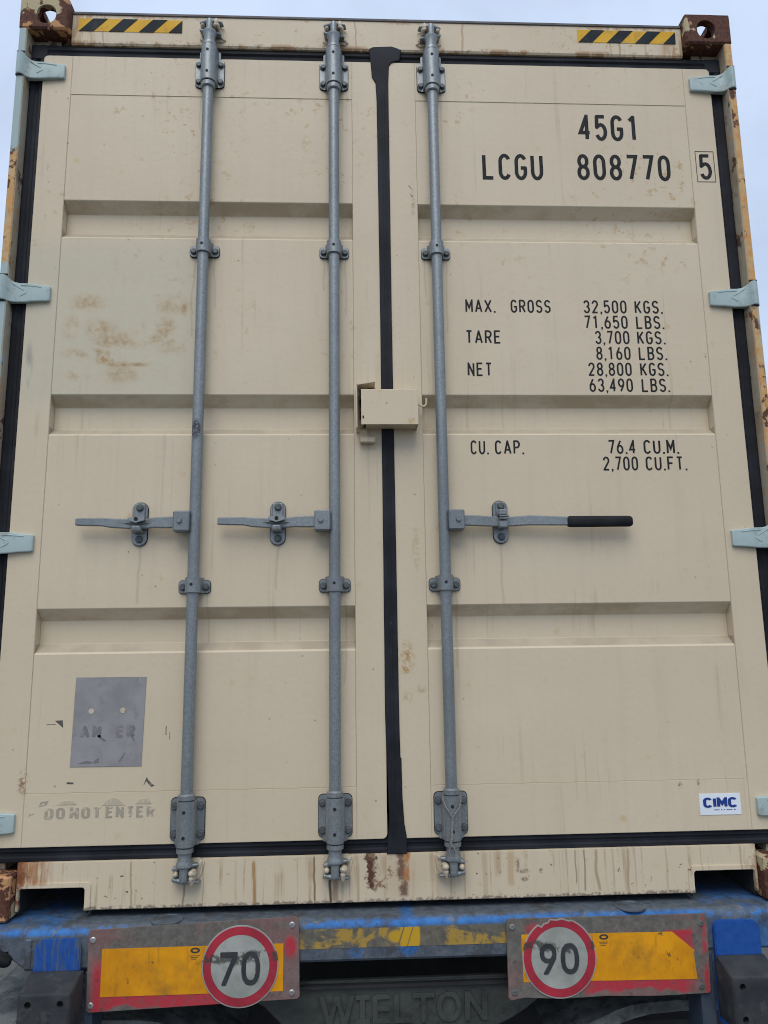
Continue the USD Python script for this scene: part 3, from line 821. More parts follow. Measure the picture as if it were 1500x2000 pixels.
for sx in (-1, 1):
    a, b = sorted((sx * 0.864, sx * 1.046))
    o = rrect(a - (0.016 if sx > 0 else 0.0), b + (0.016 if sx < 0 else 0.0), -0.1, 0.0895, 0.010).intersection(sbox(-2, 0.016, 2, 1))
    i = rrect(a + 0.0006, b - 0.0006, -0.2, 0.0759, 0.009)
    fl = o.difference(i)
    part(sillp, "notch_rim", [front(fl.buffer(-0.0012), FY - 0.0035, FY - 0.001), front(fl, FY - 0.0022, FY + 0.0008)], "frame", smooth=20)
    pocket = [cbox(a - 0.004, a - 0.001, FY + 0.013, 0.5, 0.004, 0.082, 0), cbox(b + 0.001, b + 0.004, FY + 0.013, 0.5, 0.004, 0.082, 0), cbox(a - 0.004, b + 0.004, FY + 0.013, 0.5, 0.0825, 0.086, 0)]
    part(sillp, "notch_pocket", pocket, "chassis", smooth=False)

# body behind the doors: corrugated side walls, roof, rails, floor
zig = []
y = 0.16
while y < LEN - 0.25:
    zig += [(y, 0.0), (y + 0.072, 0.0), (y + 0.14, 0.036), (y + 0.21, 0.036)]
    y += 0.278
zig.append((LEN - 0.15, 0.0))
for sx in (-1, 1):
    outer = [(sx * (1.208 - d), yy) for yy, d in zig]
    inner = [(sx * (1.206 - d), yy) for yy, d in zig][::-1]
    part(C, "side_wall", along_z(Polygon(outer + inner).buffer(0), 0.16, 2.80), "frame", smooth=False)
    part(C, "top_rail", cbox(*sorted((sx * 1.15, sx * 1.2165)), 0.18, LEN - 0.18, 2.80, 2.872, 0.004), "frame")
    part(C, "bottom_rail", cbox(*sorted((sx * 1.17, sx * 1.2165)), 0.18, LEN - 0.18, 0.016, 0.16, 0.004), "frame")
part(C, "roof", cbox(-1.15, 1.15, 0.12, LEN - 0.12, 2.855, 2.874, 0.002), "frame")
part(C, "floor", cbox(-1.17, 1.17, 0.16, LEN - 0.16, 0.12, 0.16, 0.0), "chassis", smooth=False)
part(C, "front_wall", cbox(-1.10, 1.10, LEN - 0.06, LEN - 0.03, 0.1, 2.80, 0.0), "frame", smooth=False)

# rubber seals
GY = FY + 0.010


def ribbed(lo, hi, y=GY):
    """section of a seal: two soft lips either side of a shallow valley, in (across, depth)"""
    w = hi - lo
    P = [(lo, y + 0.02), (lo, y + 0.003), (lo + 0.08 * w, y), (lo + 0.28 * w, y - 0.001), (lo + 0.38 * w, y + 0.004), (lo + 0.55 * w, y + 0.004), (lo + 0.66 * w, y - 0.0015), (lo + 0.92 * w, y), (hi, y + 0.003), (hi, y + 0.02)]
    return Polygon(P)


def swap(p):
    return Polygon([(b, a) for a, b in p.exterior.coords])


seal = [along_x(swap(ribbed(2.6995, 2.7515)), -1.1895, 1.1895), along_x(swap(ribbed(0.1405, 0.1865)), -1.1895, 1.1895)]
for sx in (-1, 1):
    a, b = sorted((sx * 1.137, sx * 1.1898))
    seal.append(along_z(ribbed(a, b), 0.1408, 2.7512))
for sx in (-1, 1):
    a, b = sorted((sx * 1.1345, sx * 1.1900))
    for z0, z1 in ((2.6970, 2.7517), (0.1403, 0.1890)):
        seal.append(cbox(a, b, GY - 0.0022, GY + 0.019, z0, z1, 0.003))
part(C, "door_seal", seal, "rubber", smooth=25)
cs = Polygon([(-0.021, 0.143), (-0.013, 0.24), (-0.0215, 0.52), (-0.0205, 1.13), (-0.0205, 1.80), (-0.023, 2.55), (-0.026, 2.622), (-0.0385, 2.645), (-0.042, 2.70), (-0.046, 2.754), (-0.034, 2.761), (0.030, 2.765), (0.046, 2.760), (0.064, 2.752), (0.056, 2.7105), (0.030, 2.702), (0.021, 2.69), (0.0175, 2.62), (0.0165, 1.80), (0.0185, 1.13), (0.0200, 0.52), (0.0215, 0.408), (0.0245, 0.404), (0.0255, 0.30), (0.0300, 0.225), (0.036, 0.190), (0.036, 0.143)])
part(C, "door_seal", [front(cs.buffer(-0.0015), FY - 0.004, FY - 0.001), front(cs, FY - 0.0025, FY + 0.012), front(affinity.translate(sbox(-0.003, 0.2, 0.003, 2.6), -0.001, 0), FY - 0.0065, FY - 0.003)], "rubber", smooth=25)

# the two doors
TR = ((2.172, 2.142, 2.072, 2.041), (1.510, 1.478, 1.408, 1.381), (0.847, 0.814, 0.745, 0.717))
PY = FY + 0.0018


def panel_profile():
    P = [(PY, 2.5575)]
    for a, b, c, d in TR:
        P += [(PY, a + 0.003), (PY + 0.0015, a), (PY + 0.035, b + 0.001), (PY + 0.036, b - 0.002), (PY + 0.036, c + 0.002), (PY + 0.035, c - 0.001), (PY + 0.0015, d), (PY, d - 0.003)]
    P.append((PY, 0.3275))
    return Polygon(P + [(q[0] + 0.003, q[1]) for q in P[::-1]])


def make_door(sx):
    lo, hi = (-1.1425, -0.0195) if sx < 0 else (0.0165, 1.1445)
    pa, pb = (-1.0465, -0.1075) if sx < 0 else (0.1095, 1.0485)
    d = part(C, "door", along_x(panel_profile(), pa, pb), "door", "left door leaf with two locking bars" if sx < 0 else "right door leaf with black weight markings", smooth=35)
    outer = rrect(lo, hi, 0.1835, 2.7045, 0.014)
    for a, b in ((lo, pa - 0.0007), (pb + 0.0007, hi)):
        q = outer.intersection(sbox(a, 0, b, 3))
        part(d, "stile", [front(q.buffer(-0.0012), FY, FY + 0.004), front(q, FY + 0.0012, FY + 0.052)], "door", smooth=25)
    for a, b in ((2.5582, 2.8), (0.0, 0.3268)):
        q = outer.intersection(sbox(pa - 0.0004, a, pb + 0.0004, b))
        part(d, "rail", [front(q.buffer(-0.0012), FY + 0.0004, FY + 0.004), front(q, FY + 0.0014, FY + 0.050)], "door", smooth=25)
    part(d, "back_sheet", front(sbox(lo + 0.01, 0.19, hi - 0.01, 2.69), FY + 0.060, FY + 0.070), "hole", smooth=False)
    return d


DL, DR = make_door(-1), make_door(1)

# ------------------------------------------------------------------ black markings on the right door
TY0, TY1 = PY - 0.0007, PY + 0.0006
for name, rows in (
    ("size_code_lettering", [("45G1", 0.665, 0.866, 2.419, 0.099)]),
    ("owner_code_lettering", [("LCGU", 0.331, 0.538, 2.267, 0.097)]),
    ("serial_number_lettering", [("808770", 0.655, 0.977, 2.2705, 0.097)]),
):
    part(DR, name, [front(word(t, a, b, z, h, 0.132), TY0, TY1) for t, a, b, z, h in rows], "ink", smooth=False)
H = 0.0455
for name, t, a, b, z in (
    ("gross_weight_lettering", "MAX.", .2575, .356, 1.7905), ("gross_weight_lettering", "GROSS", .406, .538, 1.7905), ("gross_weight_lettering", "32,500", .647, .790, 1.7905), ("gross_weight_lettering", "KGS.", .817, .910, 1.7905),
    ("gross_weight_lettering", "71,650", .648, .790, 1.737), ("gross_weight_lettering", "LBS.", .818, .911, 1.737),
    ("tare_weight_lettering", "TARE", .258, .367, 1.684), ("tare_weight_lettering", "3,700", .679, .792, 1.684), ("tare_weight_lettering", "KGS.", .818, .911, 1.684),
    ("tare_weight_lettering", "8,160", .679, .792, 1.630), ("tare_weight_lettering", "LBS.", .819, .912, 1.630),
    ("net_weight_lettering", "NET", .258, .334, 1.574), ("net_weight_lettering", "28,800", .650, .792, 1.5755), ("net_weight_lettering", "KGS.", .820, .912, 1.5755),
    ("net_weight_lettering", "63,490", .650, .792, 1.5215), ("net_weight_lettering", "LBS.", .821, .913, 1.5215),
    ("capacity_lettering", "CU.", .259, .316, 1.316), ("capacity_lettering", "CAP.", .336, .428, 1.316), ("capacity_lettering", "76.4", .700, .784, 1.3165), ("capacity_lettering", "CU.M.", .812, .926, 1.3165),
    ("capacity_lettering", "2,700", .678, .790, 1.2625), ("capacity_lettering", "CU.FT.", .815, .948, 1.2625),
):
    part(DR, name, front(word(t, a, b, z, H, 0.120), TY0, TY1), "ink", smooth=False)
frame5 = sbox(1.0665, 2.268, 1.1315, 2.384)
part(DR, "check_digit_lettering", [front(word("5", 1.079, 1.1205, 2.277, 0.096, 0.125), FY - 0.0008, FY + 0.0006), front(frame5.difference(frame5.buffer(-0.0018)), FY - 0.0008, FY + 0.0006)], "ink", smooth=False)

# maker's sticker
stk = part(DR, "white_sticker", front(rrect(0.8985, 1.0215, 0.2275, 0.2865, 0.002), FY - 0.0010, FY + 0.001), "sticker", smooth=False)
part(stk, "navy_lettering", front(word("CIMC", 0.909, 1.0095, 0.2475, 0.0285, 0.20, 0.60, 0.05), FY - 0.0020, FY - 0.0007), "navy", smooth=False)
dash, x = [], 0.940
while x < 1.010:
    w = rng.uniform(0.003, 0.008)
    dash.append(sbox(x, 0.2405, min(x + w, 1.0095), 0.2425))
    x += w + rng.choice((0.0015, 0.0015, 0.005))
part(stk, "tiny_print", front(unary_union(dash), FY - 0.0016, FY - 0.0007), "navy", smooth=False)

# old placard and flaked printing on the left door
plc = part(DL, "old_placard", bevel_plate(Polygon([(-0.9255, 0.3975), (-0.7235, 0.3965), (-0.7185, 0.6475), (-0.9215, 0.6485)]), PY - 0.0016, PY + 0.001, 0.0008), "placard", "grey square where a placard was stuck", smooth=False)
for x, z in ((-0.8725, 0.552), (-0.7825, 0.553)):
    part(plc, "pale_spot", cyl_y(x, z, PY - 0.0026, PY - 0.0010, 0.0078, 18), "keeper", smooth=False)
for f in (Polygon([(-0.853, 0.483), (-0.845, 0.486), (-0.838, 0.478), (-0.826, 0.470), (-0.831, 0.467), (-0.842, 0.473)]), Polygon([(-0.862, 0.408), (-0.846, 0.424), (-0.845, 0.409)]), Polygon([(-0.902, 0.407), (-0.880, 0.415), (-0.862, 0.411), (-0.868, 0.407)]),
          Polygon([(-0.788, 0.411), (-0.784, 0.412), (-0.772, 0.432), (-0.771, 0.438), (-0.776, 0.432)]), Polygon([(-0.758, 0.487), (-0.750, 0.478), (-0.744, 0.467), (-0.748, 0.468), (-0.757, 0.480)])):
    part(plc, "dark_scuff", front(f, PY - 0.0024, PY - 0.0012), "ghost_grey", smooth=False)
part(plc, "worn_lettering", [front(word(t, a, b, 0.478, 0.034, 0.17), PY - 0.0024, PY - 0.0012) for t, a, b in (("AN", -0.902, -0.842), ("ER", -0.800, -0.745))], "ghost_grey", smooth=False)
part(DL, "worn_lettering", [front(word(t, a, b, 0.2585, 0.030, 0.155), FY - 0.0007, FY + 0.0006) for t, a, b in (("DO", -0.988, -0.932), ("NOT", -0.918, -0.834), ("ENTER", -0.818, -0.682))], "ghost", smooth=False)
fans = [Polygon([(-0.83, 0.292), (-0.765, 0.292), (-0.785, 0.309), (-0.80, 0.312), (-0.815, 0.305)]), Polygon([(-0.735, 0.294), (-0.69, 0.294), (-0.700, 0.308), (-0.722, 0.307)]), Polygon([(-0.955, 0.296), (-0.90, 0.296), (-0.915, 0.307), (-0.94, 0.305)])]
for f in fans:
    part(DL, "worn_print", front(f, FY - 0.0007, FY + 0.0006), "ghost_faint", smooth=False)
part(DL, "worn_print", front(unary_union([Polygon([(-1.006, 0.292), (-0.985, 0.297), (-0.98, 0.307), (-1.0, 0.305)]), Polygon([(-1.032, 0.267), (-1.03, 0.275), (-1.018, 0.276), (-1.019, 0.273), (-1.027, 0.271)])]), FY - 0.0007, FY + 0.0006), "ghost", smooth=False)
sc = [Polygon([(-0.975, 0.527), (-0.953, 0.528), (-0.951, 0.507)]), Polygon([(-0.998, 0.516), (-0.972, 0.517), (-0.972, 0.5182), (-0.998, 0.5175)]), Polygon([(-0.933, 0.352), (-0.914, 0.351), (-0.912, 0.355), (-0.930, 0.357)]),
      Polygon([(-0.715, 0.344), (-0.708, 0.366), (-0.702, 0.358), (-0.690, 0.346), (-0.684, 0.343), (-0.693, 0.339), (-0.702, 0.348), (-0.708, 0.356)]), Polygon([(-0.658, 0.482), (-0.656, 0.482), (-0.656, 0.508), (-0.6585, 0.505)]),
      Polygon([(-0.647, 0.47), (-0.6455, 0.47), (-0.646, 0.49), (-0.647, 0.49)])]
for f in sc:
    part(DL, "scuff_mark", front(f, PY - 0.0006, PY + 0.0006), "scuff", smooth=False)
part(DR, "scuff_mark", front(unary_union([Polygon([(0.079, 2.240), (0.083, 2.239), (0.090, 2.228), (0.0885, 2.227), (0.083, 2.235)]), Polygon([(0.085, 2.208), (0.089, 2.207), (0.095, 2.198), (0.0935, 2.197), (0.089, 2.203)])]), FY - 0.0006, FY + 0.0006), "scuff", smooth=False)

# ------------------------------------------------------------------ hinges
def hinge_mesh(sx, zc):
    """a forged leaf: knuckle round the pin at the post, waisted web back to the door, tapering flat tongue"""
    P = [  # |x|, front depth y, top, bottom (about the hinge's middle)
        (1.2185, 0.012, .041, -.041), (1.2175, 0.001, .041, -.041), (1.2125, -0.006, .041, -.041), (1.2050, -0.009, .041, -.041), (1.1975, -0.005, .040, -.0405), (1.1920, 0.004, .037, -.0400), (1.186, 0.012, .032, -.040), (1.176, 0.017, .027, -.040), (1.162, 0.0195, .0245, -.0395), (1.148, 0.020, .0245, -.0390),
        (1.130, 0.0195, .0240, -.0375), (1.112, 0.0205, .0210, -.0355), (1.095, 0.0215, .0190, -.0345), (1.076, 0.0225, .0185, -.0335), (1.070, 0.0230, .0175, -.0325), (1.0675, 0.0250, .0150, -.0300)]
    V, F = [], []
    n = len(P)
    for i, (x, yf, t, b) in enumerate(P):
        yb = 0.030 if x > 1.19 else 0.0347
        e = 0.003
        ring = [(x, yf + e, b), (x, yf, b + e), (x, yf, t - e), (x, yf + e, t), (x, yb, t), (x, yb, b)]
        V += [(sx * a, c, zc + d) for a, c, d in ring]
    k = 6
    for i in range(n - 1):
        for j in range(k):
            a, b2, c, d = i * k + j, i * k + (j + 1) % k, (i + 1) * k + (j + 1) % k, (i + 1) * k + j
            F += [(a, b2, c), (a, c, d)] if sx > 0 else [(a, c, b2), (a, d, c)]
    for base, flip in ((0, sx > 0), ((n - 1) * k, sx < 0)):
        for j in range(1, k - 1):
            F.append((base, base + j + 1, base + j) if flip else (base, base + j, base + j + 1))
    t = trimesh.Trimesh(V, F, process=False)
    t.fix_normals()
    ribs = []
    for pts in (((1.183, 0.0135, .022), (1.166, 0.0185, .011), (1.146, 0.0195, .000)), ((1.158, 0.0190, -.020), (1.136, 0.0195, -.008)), ((1.156, 0.0190, .0165), (1.130, 0.0190, .0150), (1.094, 0.0210, .0115))):
        ribs.append(tube([(sx * a, b + 0.0006, zc + c) for a, b, c in pts], 0.0016, 6))
    return [t] + ribs


for sx in (-1, 1):
    for zc in (2.6445, 1.8485, 1.0515, 0.2575):
        h = part(C, "hinge", hinge_mesh(sx, zc), "mint", "mint painted hinge", smooth=35)
        for d in (-0.0435, 0.0435):
            part(h, "knuckle_gap", cbox(*sorted((sx * 1.1915, sx * 1.2168)), -0.0005, 0.02, zc + d - 0.0022, zc + d + 0.0022, 0), "hole", smooth=False)
        part(h, "hinge_pin", cyl_z(sx * 1.2045, 0.014, zc - 0.055, zc + 0.055, 0.006, 14), "galv")

# ------------------------------------------------------------------ locking bars
RY = FY - 0.029


def bearing(parent, x, z0, z1, s0, s1, top):
    """end bearing: plate with four bolts and a round housing with two grease holes"""
    part(parent, "bearing_plate", bevel_plate(rrect(x - 0.0475, x + 0.0475, z0, z1, 0.013), FY - 0.0065, FY, 0.0015), "galv")
    part(parent, "plate_gasket", front(rrect(x - 0.0492, x + 0.0492, z0 - 0.002, z1 + 0.002, 0.014), FY - 0.0020, FY + 0.0004), "hole", smooth=False)
    a = np.linspace(np.pi, 2 * np.pi, 19)
    R = 0.0255
    prof = Polygon([(x + R * math.cos(t), RY + R * math.sin(t)) for t in a] + [(x + R + 0.004, FY - 0.008), (x + R + 0.010, FY - 0.006), (x - R - 0.010, FY - 0.006), (x - R - 0.004, FY - 0.008)])
    e = 0.0015
    part(parent, "bearing_housing", [along_z(prof, s0 + e, s1 - e), along_z(affinity.scale(prof, 0.94, 0.94), s0, s1)], "galv")
    for zz in (s0 + 0.027, s1 - 0.027):
        part(parent, "grease_hole", cyl_y(x - 0.001, zz, RY - R - 0.0008, RY - R + 0.004, 0.0048, 14), "hole", smooth=False)
    for dx in (-0.0365, 0.0365):
        for zz in (z0 + 0.018, z1 - 0.022):
            part(parent, "bolt", bolt(x + dx, zz, FY - 0.0065, 0.0092, 0.0085, rng.uniform(0, 1)), "bolt", smooth=20)


def clamp(parent, x, zc):
    part(parent, "guide_plate", bevel_plate(rrect(x - 0.0465, x + 0.0465, zc - 0.019, zc + 0.019, 0.011), FY - 0.0055, FY, 0.0013), "galv")
    part(parent, "plate_gasket", front(rrect(x - 0.048, x + 0.048, zc - 0.0205, zc + 0.0205, 0.012), FY - 0.0018, FY + 0.0004), "hole", smooth=False)
    a = np.linspace(np.pi, 2 * np.pi, 17)
    R = 0.0228
    prof = Polygon([(x + R * math.cos(t), RY + R * math.sin(t)) for t in a] + [(x + R + 0.001, FY - 0.012), (x + R + 0.006, FY - 0.005), (x - R - 0.006, FY - 0.005), (x - R - 0.001, FY - 0.012)])
    part(parent, "guide_strap", [along_z(prof, zc - 0.0190, zc + 0.0250), along_z(affinity.scale(prof, 0.95, 0.95), zc - 0.0200, zc + 0.0260)], "galv")
    part(parent, "grease_hole", cyl_y(x - 0.001, zc + 0.004, RY - R - 0.0008, RY - R + 0.004, 0.0045, 14), "hole", smooth=False)
    for dx in (-0.0345, 0.0345):
        part(parent, "bolt", bolt(x + dx, zc - 0.0015, FY - 0.0055, 0.0090, 0.0085, rng.uniform(0, 1)), "bolt", smooth=20)


def cam(parent, x, zm, sgn, mir):
    """forked cam end. zm: middle of the fork; sgn: +1 when the bar comes from above (bottom cam), -1 at the top; mir mirrors it left to right"""
    Y = RY - 0.001

    def X(v): return x + mir * v
    def Z(v): return zm + sgn * v
    neck = lathe_z(x, RY, [(0.0185, Z(0.066)), (0.0185, Z(0.036)), (0.0225, Z(0.027)), (0.0230, Z(0.018)), (0.0190, Z(0.014))] if sgn < 0 else [(0.0190, Z(0.014)), (0.0230, Z(0.018)), (0.0225, Z(0.027)), (0.0185, Z(0.036)), (0.0185, Z(0.066))], 24)
    body = [neck,
            blob((X(0), Y - 0.004, Z(0.018), 0.0130), (X(0), Y - 0.006, Z(-0.016), 0.0125), (X(0.002), FY - 0.013, Z(0), 0.011)),
            blob((X(-0.012), Y + 0.002, Z(0.018), 0.007), (X(-0.030), Y + 0.002, Z(0.010), 0.0050), (X(-0.026), FY - 0.007, Z(0.012), 0.005), (X(0), Y, Z(0.017), 0.008)),
            blob((X(0.010), Y + 0.002, Z(0.019), 0.007), (X(0.034), Y + 0.006, Z(0.020), 0.0040), (X(0.030), FY - 0.007, Z(0.018), 0.005), (X(0), Y, Z(0.017), 0.008)),
            blob((X(-0.010), Y - 0.002, Z(-0.020), 0.0075), (X(-0.029), Y + 0.002, Z(-0.017), 0.0060), (X(-0.024), FY - 0.007, Z(-0.019), 0.005), (X(0.004), Y, Z(-0.021), 0.008)),
            blob((X(0.006), Y - 0.002, Z(-0.023), 0.0060), (X(0.037), Y + 0.006, Z(-0.026), 0.0032), (X(0.040), FY - 0.007, Z(-0.027), 0.0032), (X(0.0), FY - 0.008, Z(-0.024), 0.004))]
    part(parent, "cam", body, "galv")


def keeper(parent, x, zm, sgn, mir):
    """cast keeper on header or sill whose chipped lugs sit in the fork"""
    def X(v): return x + mir * v
    def Z(v): return zm + sgn * v
    lug1 = blob((X(-0.024), FY - 0.004, Z(0.000), 0.009), (X(-0.0235), RY - 0.006, Z(-0.002), 0.0075))
    lug2 = blob((X(0.0225), FY - 0.004, Z(0.001), 0.011), (X(0.0215), RY - 0.012, Z(0.001), 0.0085), (X(0.0265), RY - 0.008, Z(-0.001), 0.0080))
    peg = blob((X(0.0215), RY - 0.009, Z(-0.012), 0.0075), (X(0.0215), RY - 0.005, Z(-0.027), 0.0055), (X(0.0240), FY - 0.004, Z(-0.018), 0.007))
    base = front(Polygon([(X(-0.036), Z(-0.026)), (X(-0.036), Z(0.022)), (X(-0.024), Z(0.030)), (X(0.036), Z(0.031)), (X(0.048), Z(0.022)), (X(0.041), Z(-0.008)), (X(0.030), Z(-0.026))]).buffer(0.002), FY - 0.005, FY + 0.001)
    wing = blob((X(0.034), FY - 0.004, Z(0.015), 0.007), (X(0.042), FY - 0.003, Z(0.024), 0.005), (X(0.030), FY - 0.004, Z(-0.020), 0.005))
    part(parent, "cam_keeper", [lug1, lug2, peg, wing], "keeper", "chipped beige keeper lugs")
    part(parent, "keeper_base", base, "frame", smooth=20)


def handle(parent, xr, side, xh, xe, grip):
    """side: -1 when the handle points left. hub on the bar, flat bar through the retainer to its end"""
    zc = 1.1005
    h0, h1 = sorted((xr + side * 0.012, xr + side * 0.0605))
    part(parent, "handle_hub", [cbox(h0, h1, RY - 0.0265, RY + 0.0165, zc - 0.031, zc + 0.031, 0.004)], "galv")
    part(parent, "pivot_rivet", [cyl_y(xr + side * 0.041, zc + 0.001, RY - 0.0325, RY - 0.0255, 0.0090, 18, 0.0070)], "galv")
    top = 0.5
    # handle as a lofted flat bar
    L = abs(xe - (xr + side * 0.058))
    stations = []
    if not grip:
        xs = xr + side * 0.056
        ht = (xh - xs) / (xe - xs)
        for t, half, yf, zo in ((0, .0165, -.012, .000), (.06, .0175, -.012, -.001), (.22, .0160, -.010, -.001), (ht - .10, .0150, -.004, -.003), (ht, .0150, -.002, -.004), (ht + .08, .0150, -.004, -.004), (.66, .0140, -.012, -.002), (.74, .0125, -.014, .001), (.985, .0112, -.014, .0015), (1.0, .0100, -.014, .0015)):
            stations.append((xs + (xe - xs) * t, half, yf, zo))
    else:
        xs = xr + side * 0.058
        for t, half, yf, zo in ((0, .0160, -.012, .000), (.12, .0165, -.011, -.001), (.30, .0155, -.006, -.004), (.42, .0150, -.006, -.004), (.62, .0155, -.012, -.001), (.9, .0140, -.014, -.004), (1.0, .0130, -.014, -.005)):
            stations.append((xs + (xe - xs) * t, half, yf, zo))
    V, F = [], []
    th, e, k = 0.012, 0.003, 8
    for x, half, yf, zo in stations:
        yf += RY + 0.004
        z0, z1 = zc + zo - half, zc + zo + half
        V += [(x, yf, z0 + e), (x, yf, z1 - e), (x, yf + e, z1), (x, yf + th - e, z1), (x, yf + th, z1 - e), (x, yf + th, z0 + e), (x, yf + th - e, z0), (x, yf + e, z0)]
    n = len(stations)
    for i in range(n - 1):
        for j in range(k):
            a, b = i * k + j, i * k + (j + 1) % k
            F += [(a, b, b + k), (a, b + k, a + k)]
    for base in (0, (n - 1) * k):
        for j in range(1, k - 1):
            F.append((base, base + j, base + j + 1))
    bar = trimesh.Trimesh(V, F, process=False)
    bar.fix_normals()
    meshes = [bar]
    if not grip:                      # pressed crease along the middle
        yy = RY - 0.001
        meshes.append(hull([(xh - side * 0.055, yy + 0.001, zc - .003), (xh, yy - 0.007, zc - .001), (xh + side * 0.055, yy - 0.001, zc - .003), (xh, yy + 0.004, zc - .010), (xh, yy + 0.004, zc + .003), (xh + side * 0.055, yy + 0.004, zc - .004), (xh - side * 0.055, yy + 0.004, zc - .004)]))
    part(parent, "handle", meshes, "galv")
    if grip:
        ge = 0.747
        zz = zc - 0.006
        part(parent, "hand_grip", [blob(*[(xx, RY - 0.004, zz + d, r) for xx, d, r in ((0.551, .006, .0115), (0.551, -.006, .0115), (0.735, .0045, .0125), (0.735, -.0045, .0125))], n=10)], "grip", "black plastic grip over the handle's end")
    # retainer
    rz = 1.0995
    part(parent, "handle_retainer", bevel_plate(rrect(xh - 0.0225, xh + 0.0225, rz - 0.066, rz + 0.066, 0.0222, 8), FY - 0.0065, PY + 0.0005, 0.0015), "galv")
    part(parent, "plate_gasket", front(rrect(xh - 0.024, xh + 0.024, rz - 0.0675, rz + 0.0675, 0.0236, 8), FY - 0.0015, PY + 0.0006), "hole", smooth=False)
    for dz in (0.048, -0.047):
        part(parent, "bolt", bolt(xh + 0.001, rz + dz, FY - (0.0125 if dz > 0 else 0.0065), 0.0095, 0.0085, rng.uniform(0, 1)), "bolt", smooth=20)
    if not grip:
        latch = [cbox(xh - 0.0175, xh + 0.0165, FY - 0.0125, FY - 0.006, rz + 0.012, rz + 0.061, 0.003),
                 hull([(xh - 0.018, FY - 0.012, rz + 0.022), (xh + 0.017, FY - 0.012, rz + 0.022), (xh - 0.025, RY - 0.020, rz + 0.012), (xh + 0.024, RY - 0.020, rz + 0.012), (xh - 0.025, RY - 0.019, rz + 0.004), (xh + 0.024, RY - 0.019, rz + 0.004), (xh, RY - 0.022, rz - 0.003), (xh - 0.018, FY - 0.007, rz + 0.014), (xh + 0.017, FY - 0.007, rz + 0.014)]),
                 blob((xh - 0.010, RY - 0.010, rz - 0.022, 0.006), (xh + 0.008, RY - 0.010, rz - 0.022, 0.006), (xh - 0.010, FY - 0.006, rz - 0.026, 0.006), (xh + 0.008, FY - 0.006, rz - 0.026, 0.006), (xh - 0.009, RY - 0.013, rz - 0.014, 0.004), (xh + 0.007, RY - 0.013, rz - 0.014, 0.004))]
        part(parent, "latch_eye", cyl_y(xh, rz + 0.0085, RY - 0.0225, RY - 0.014, 0.006, 14), "hole", smooth=False)
    else:
        latch = [cbox(xh - 0.014, xh + 0.016, FY - 0.0125, FY - 0.006, rz + 0.012, rz + 0.061, 0.003),
                 cbox(xh - 0.0125, xh + 0.0145, RY - 0.020, FY - 0.006, rz + 0.0150, rz + 0.033, 0.003),
                 cbox(xh - 0.0110, xh + 0.0185, RY - 0.0235, RY - 0.013, rz + 0.0015, rz + 0.0065, 0.0015),
                 cbox(xh - 0.0110, xh + 0.0185, RY - 0.0235, RY - 0.013, rz + 0.0090, rz + 0.0135, 0.0015),
                 cbox(xh - 0.0125, xh + 0.0140, RY - 0.0200, FY - 0.006, rz - 0.0240, rz - 0.0020, 0.003)]
    part(parent, "latch", latch, "galv")


bars = ((-0.5865, -1, -0.756, -0.936, False, "left door's outer galvanised locking bar"), (-0.168, -1, -0.341, -0.518, False, "left door's inner galvanised locking bar"), (0.1645, 1, 0.3425, 0.556, True, "right door's galvanised locking bar with black hand grip"))
for x, side, xh, xe, grip, lab in bars:
    b = part(C, "locking_bar", cyl_z(x, RY, 0.165, 2.735, 0.0170, 30), "galv", lab)
    part(b, "collar", lathe_z(x, RY, [(0.019, 2.566), (0.0232, 2.569), (0.0232, 2.583), (0.019, 2.586)]), "galv")
    bearing(b, x, 2.590, 2.6945, 2.5865, 2.7215, True)
    part(b, "collar", lathe_z(x, RY, [(0.019, 2.7225), (0.0232, 2.7245), (0.0225, 2.735), (0.018, 2.738)]), "galv")
    clamp(b, x, 1.992)
    clamp(b, x, 0.9085)
    part(b, "collar", lathe_z(x, RY, [(0.019, 0.306), (0.0238, 0.308), (0.0238, 0.320), (0.019, 0.324)]), "galv")
    bearing(b, x, 0.194, 0.3085, 0.183, 0.3045, False)
    part(b, "collar", lathe_z(x, RY, [(0.019, 0.165), (0.0238, 0.168), (0.0238, 0.179), (0.019, 0.1815)]), "galv")
    mir = 1 if x < 0 else -1
    cam(b, x, 2.7985, -1, mir)
    cam(b, x, 0.1135, 1, mir)
    keeper(header, x, 2.7985, -1, mir)
    keeper(sillp, x, 0.1135, 1, mir)
    handle(b, x, side, xh, xe, grip)

# ------------------------------------------------------------------ padlock box over the seam
lb = [cbox(-0.0855, 0.0900, -0.031, -0.028, 1.3935, 1.5065, 0.0012), cbox(-0.0855, 0.0900, -0.0285, FY, 1.5035, 1.5065, 0.0008),
      cbox(0.0870, 0.0900, -0.0285, FY, 1.3935, 1.5040, 0.0008), cbox(-0.0700, 0.0872, -0.026, FY, 1.3975, 1.4005, 0.0008), cbox(0.0872, 0.0895, FY - 0.002, FY, 1.40, 1.50, 0)]
lock = part(C, "lock_box", lb, "frame", "folded beige steel padlock box over the door gap", smooth=20)
part(lock, "side_plate", [cbox(-0.1005, -0.0970, -0.030, FY, 1.3845, 1.5230, 0.0008), cbox(-0.0995, -0.0895, FY - 0.004, FY, 1.386, 1.53, 0.0008)], "frame", smooth=20)
part(lock, "hood", hull([(-0.1005, -0.030, 1.5230), (-0.1005, -0.030, 1.5200), (-0.1005, FY, 1.5230), (-0.1005, FY, 1.5200), (-0.041, -0.030, 1.5330), (-0.041, -0.030, 1.5300), (-0.041, FY, 1.5380), (-0.041, FY, 1.5350)]), "frame", smooth=False)
part(lock, "hood_back", cbox(-0.0965, -0.041, FY - 0.0035, FY - 0.0008, 1.40, 1.530, 0), MAT["casting_dark"], smooth=False)
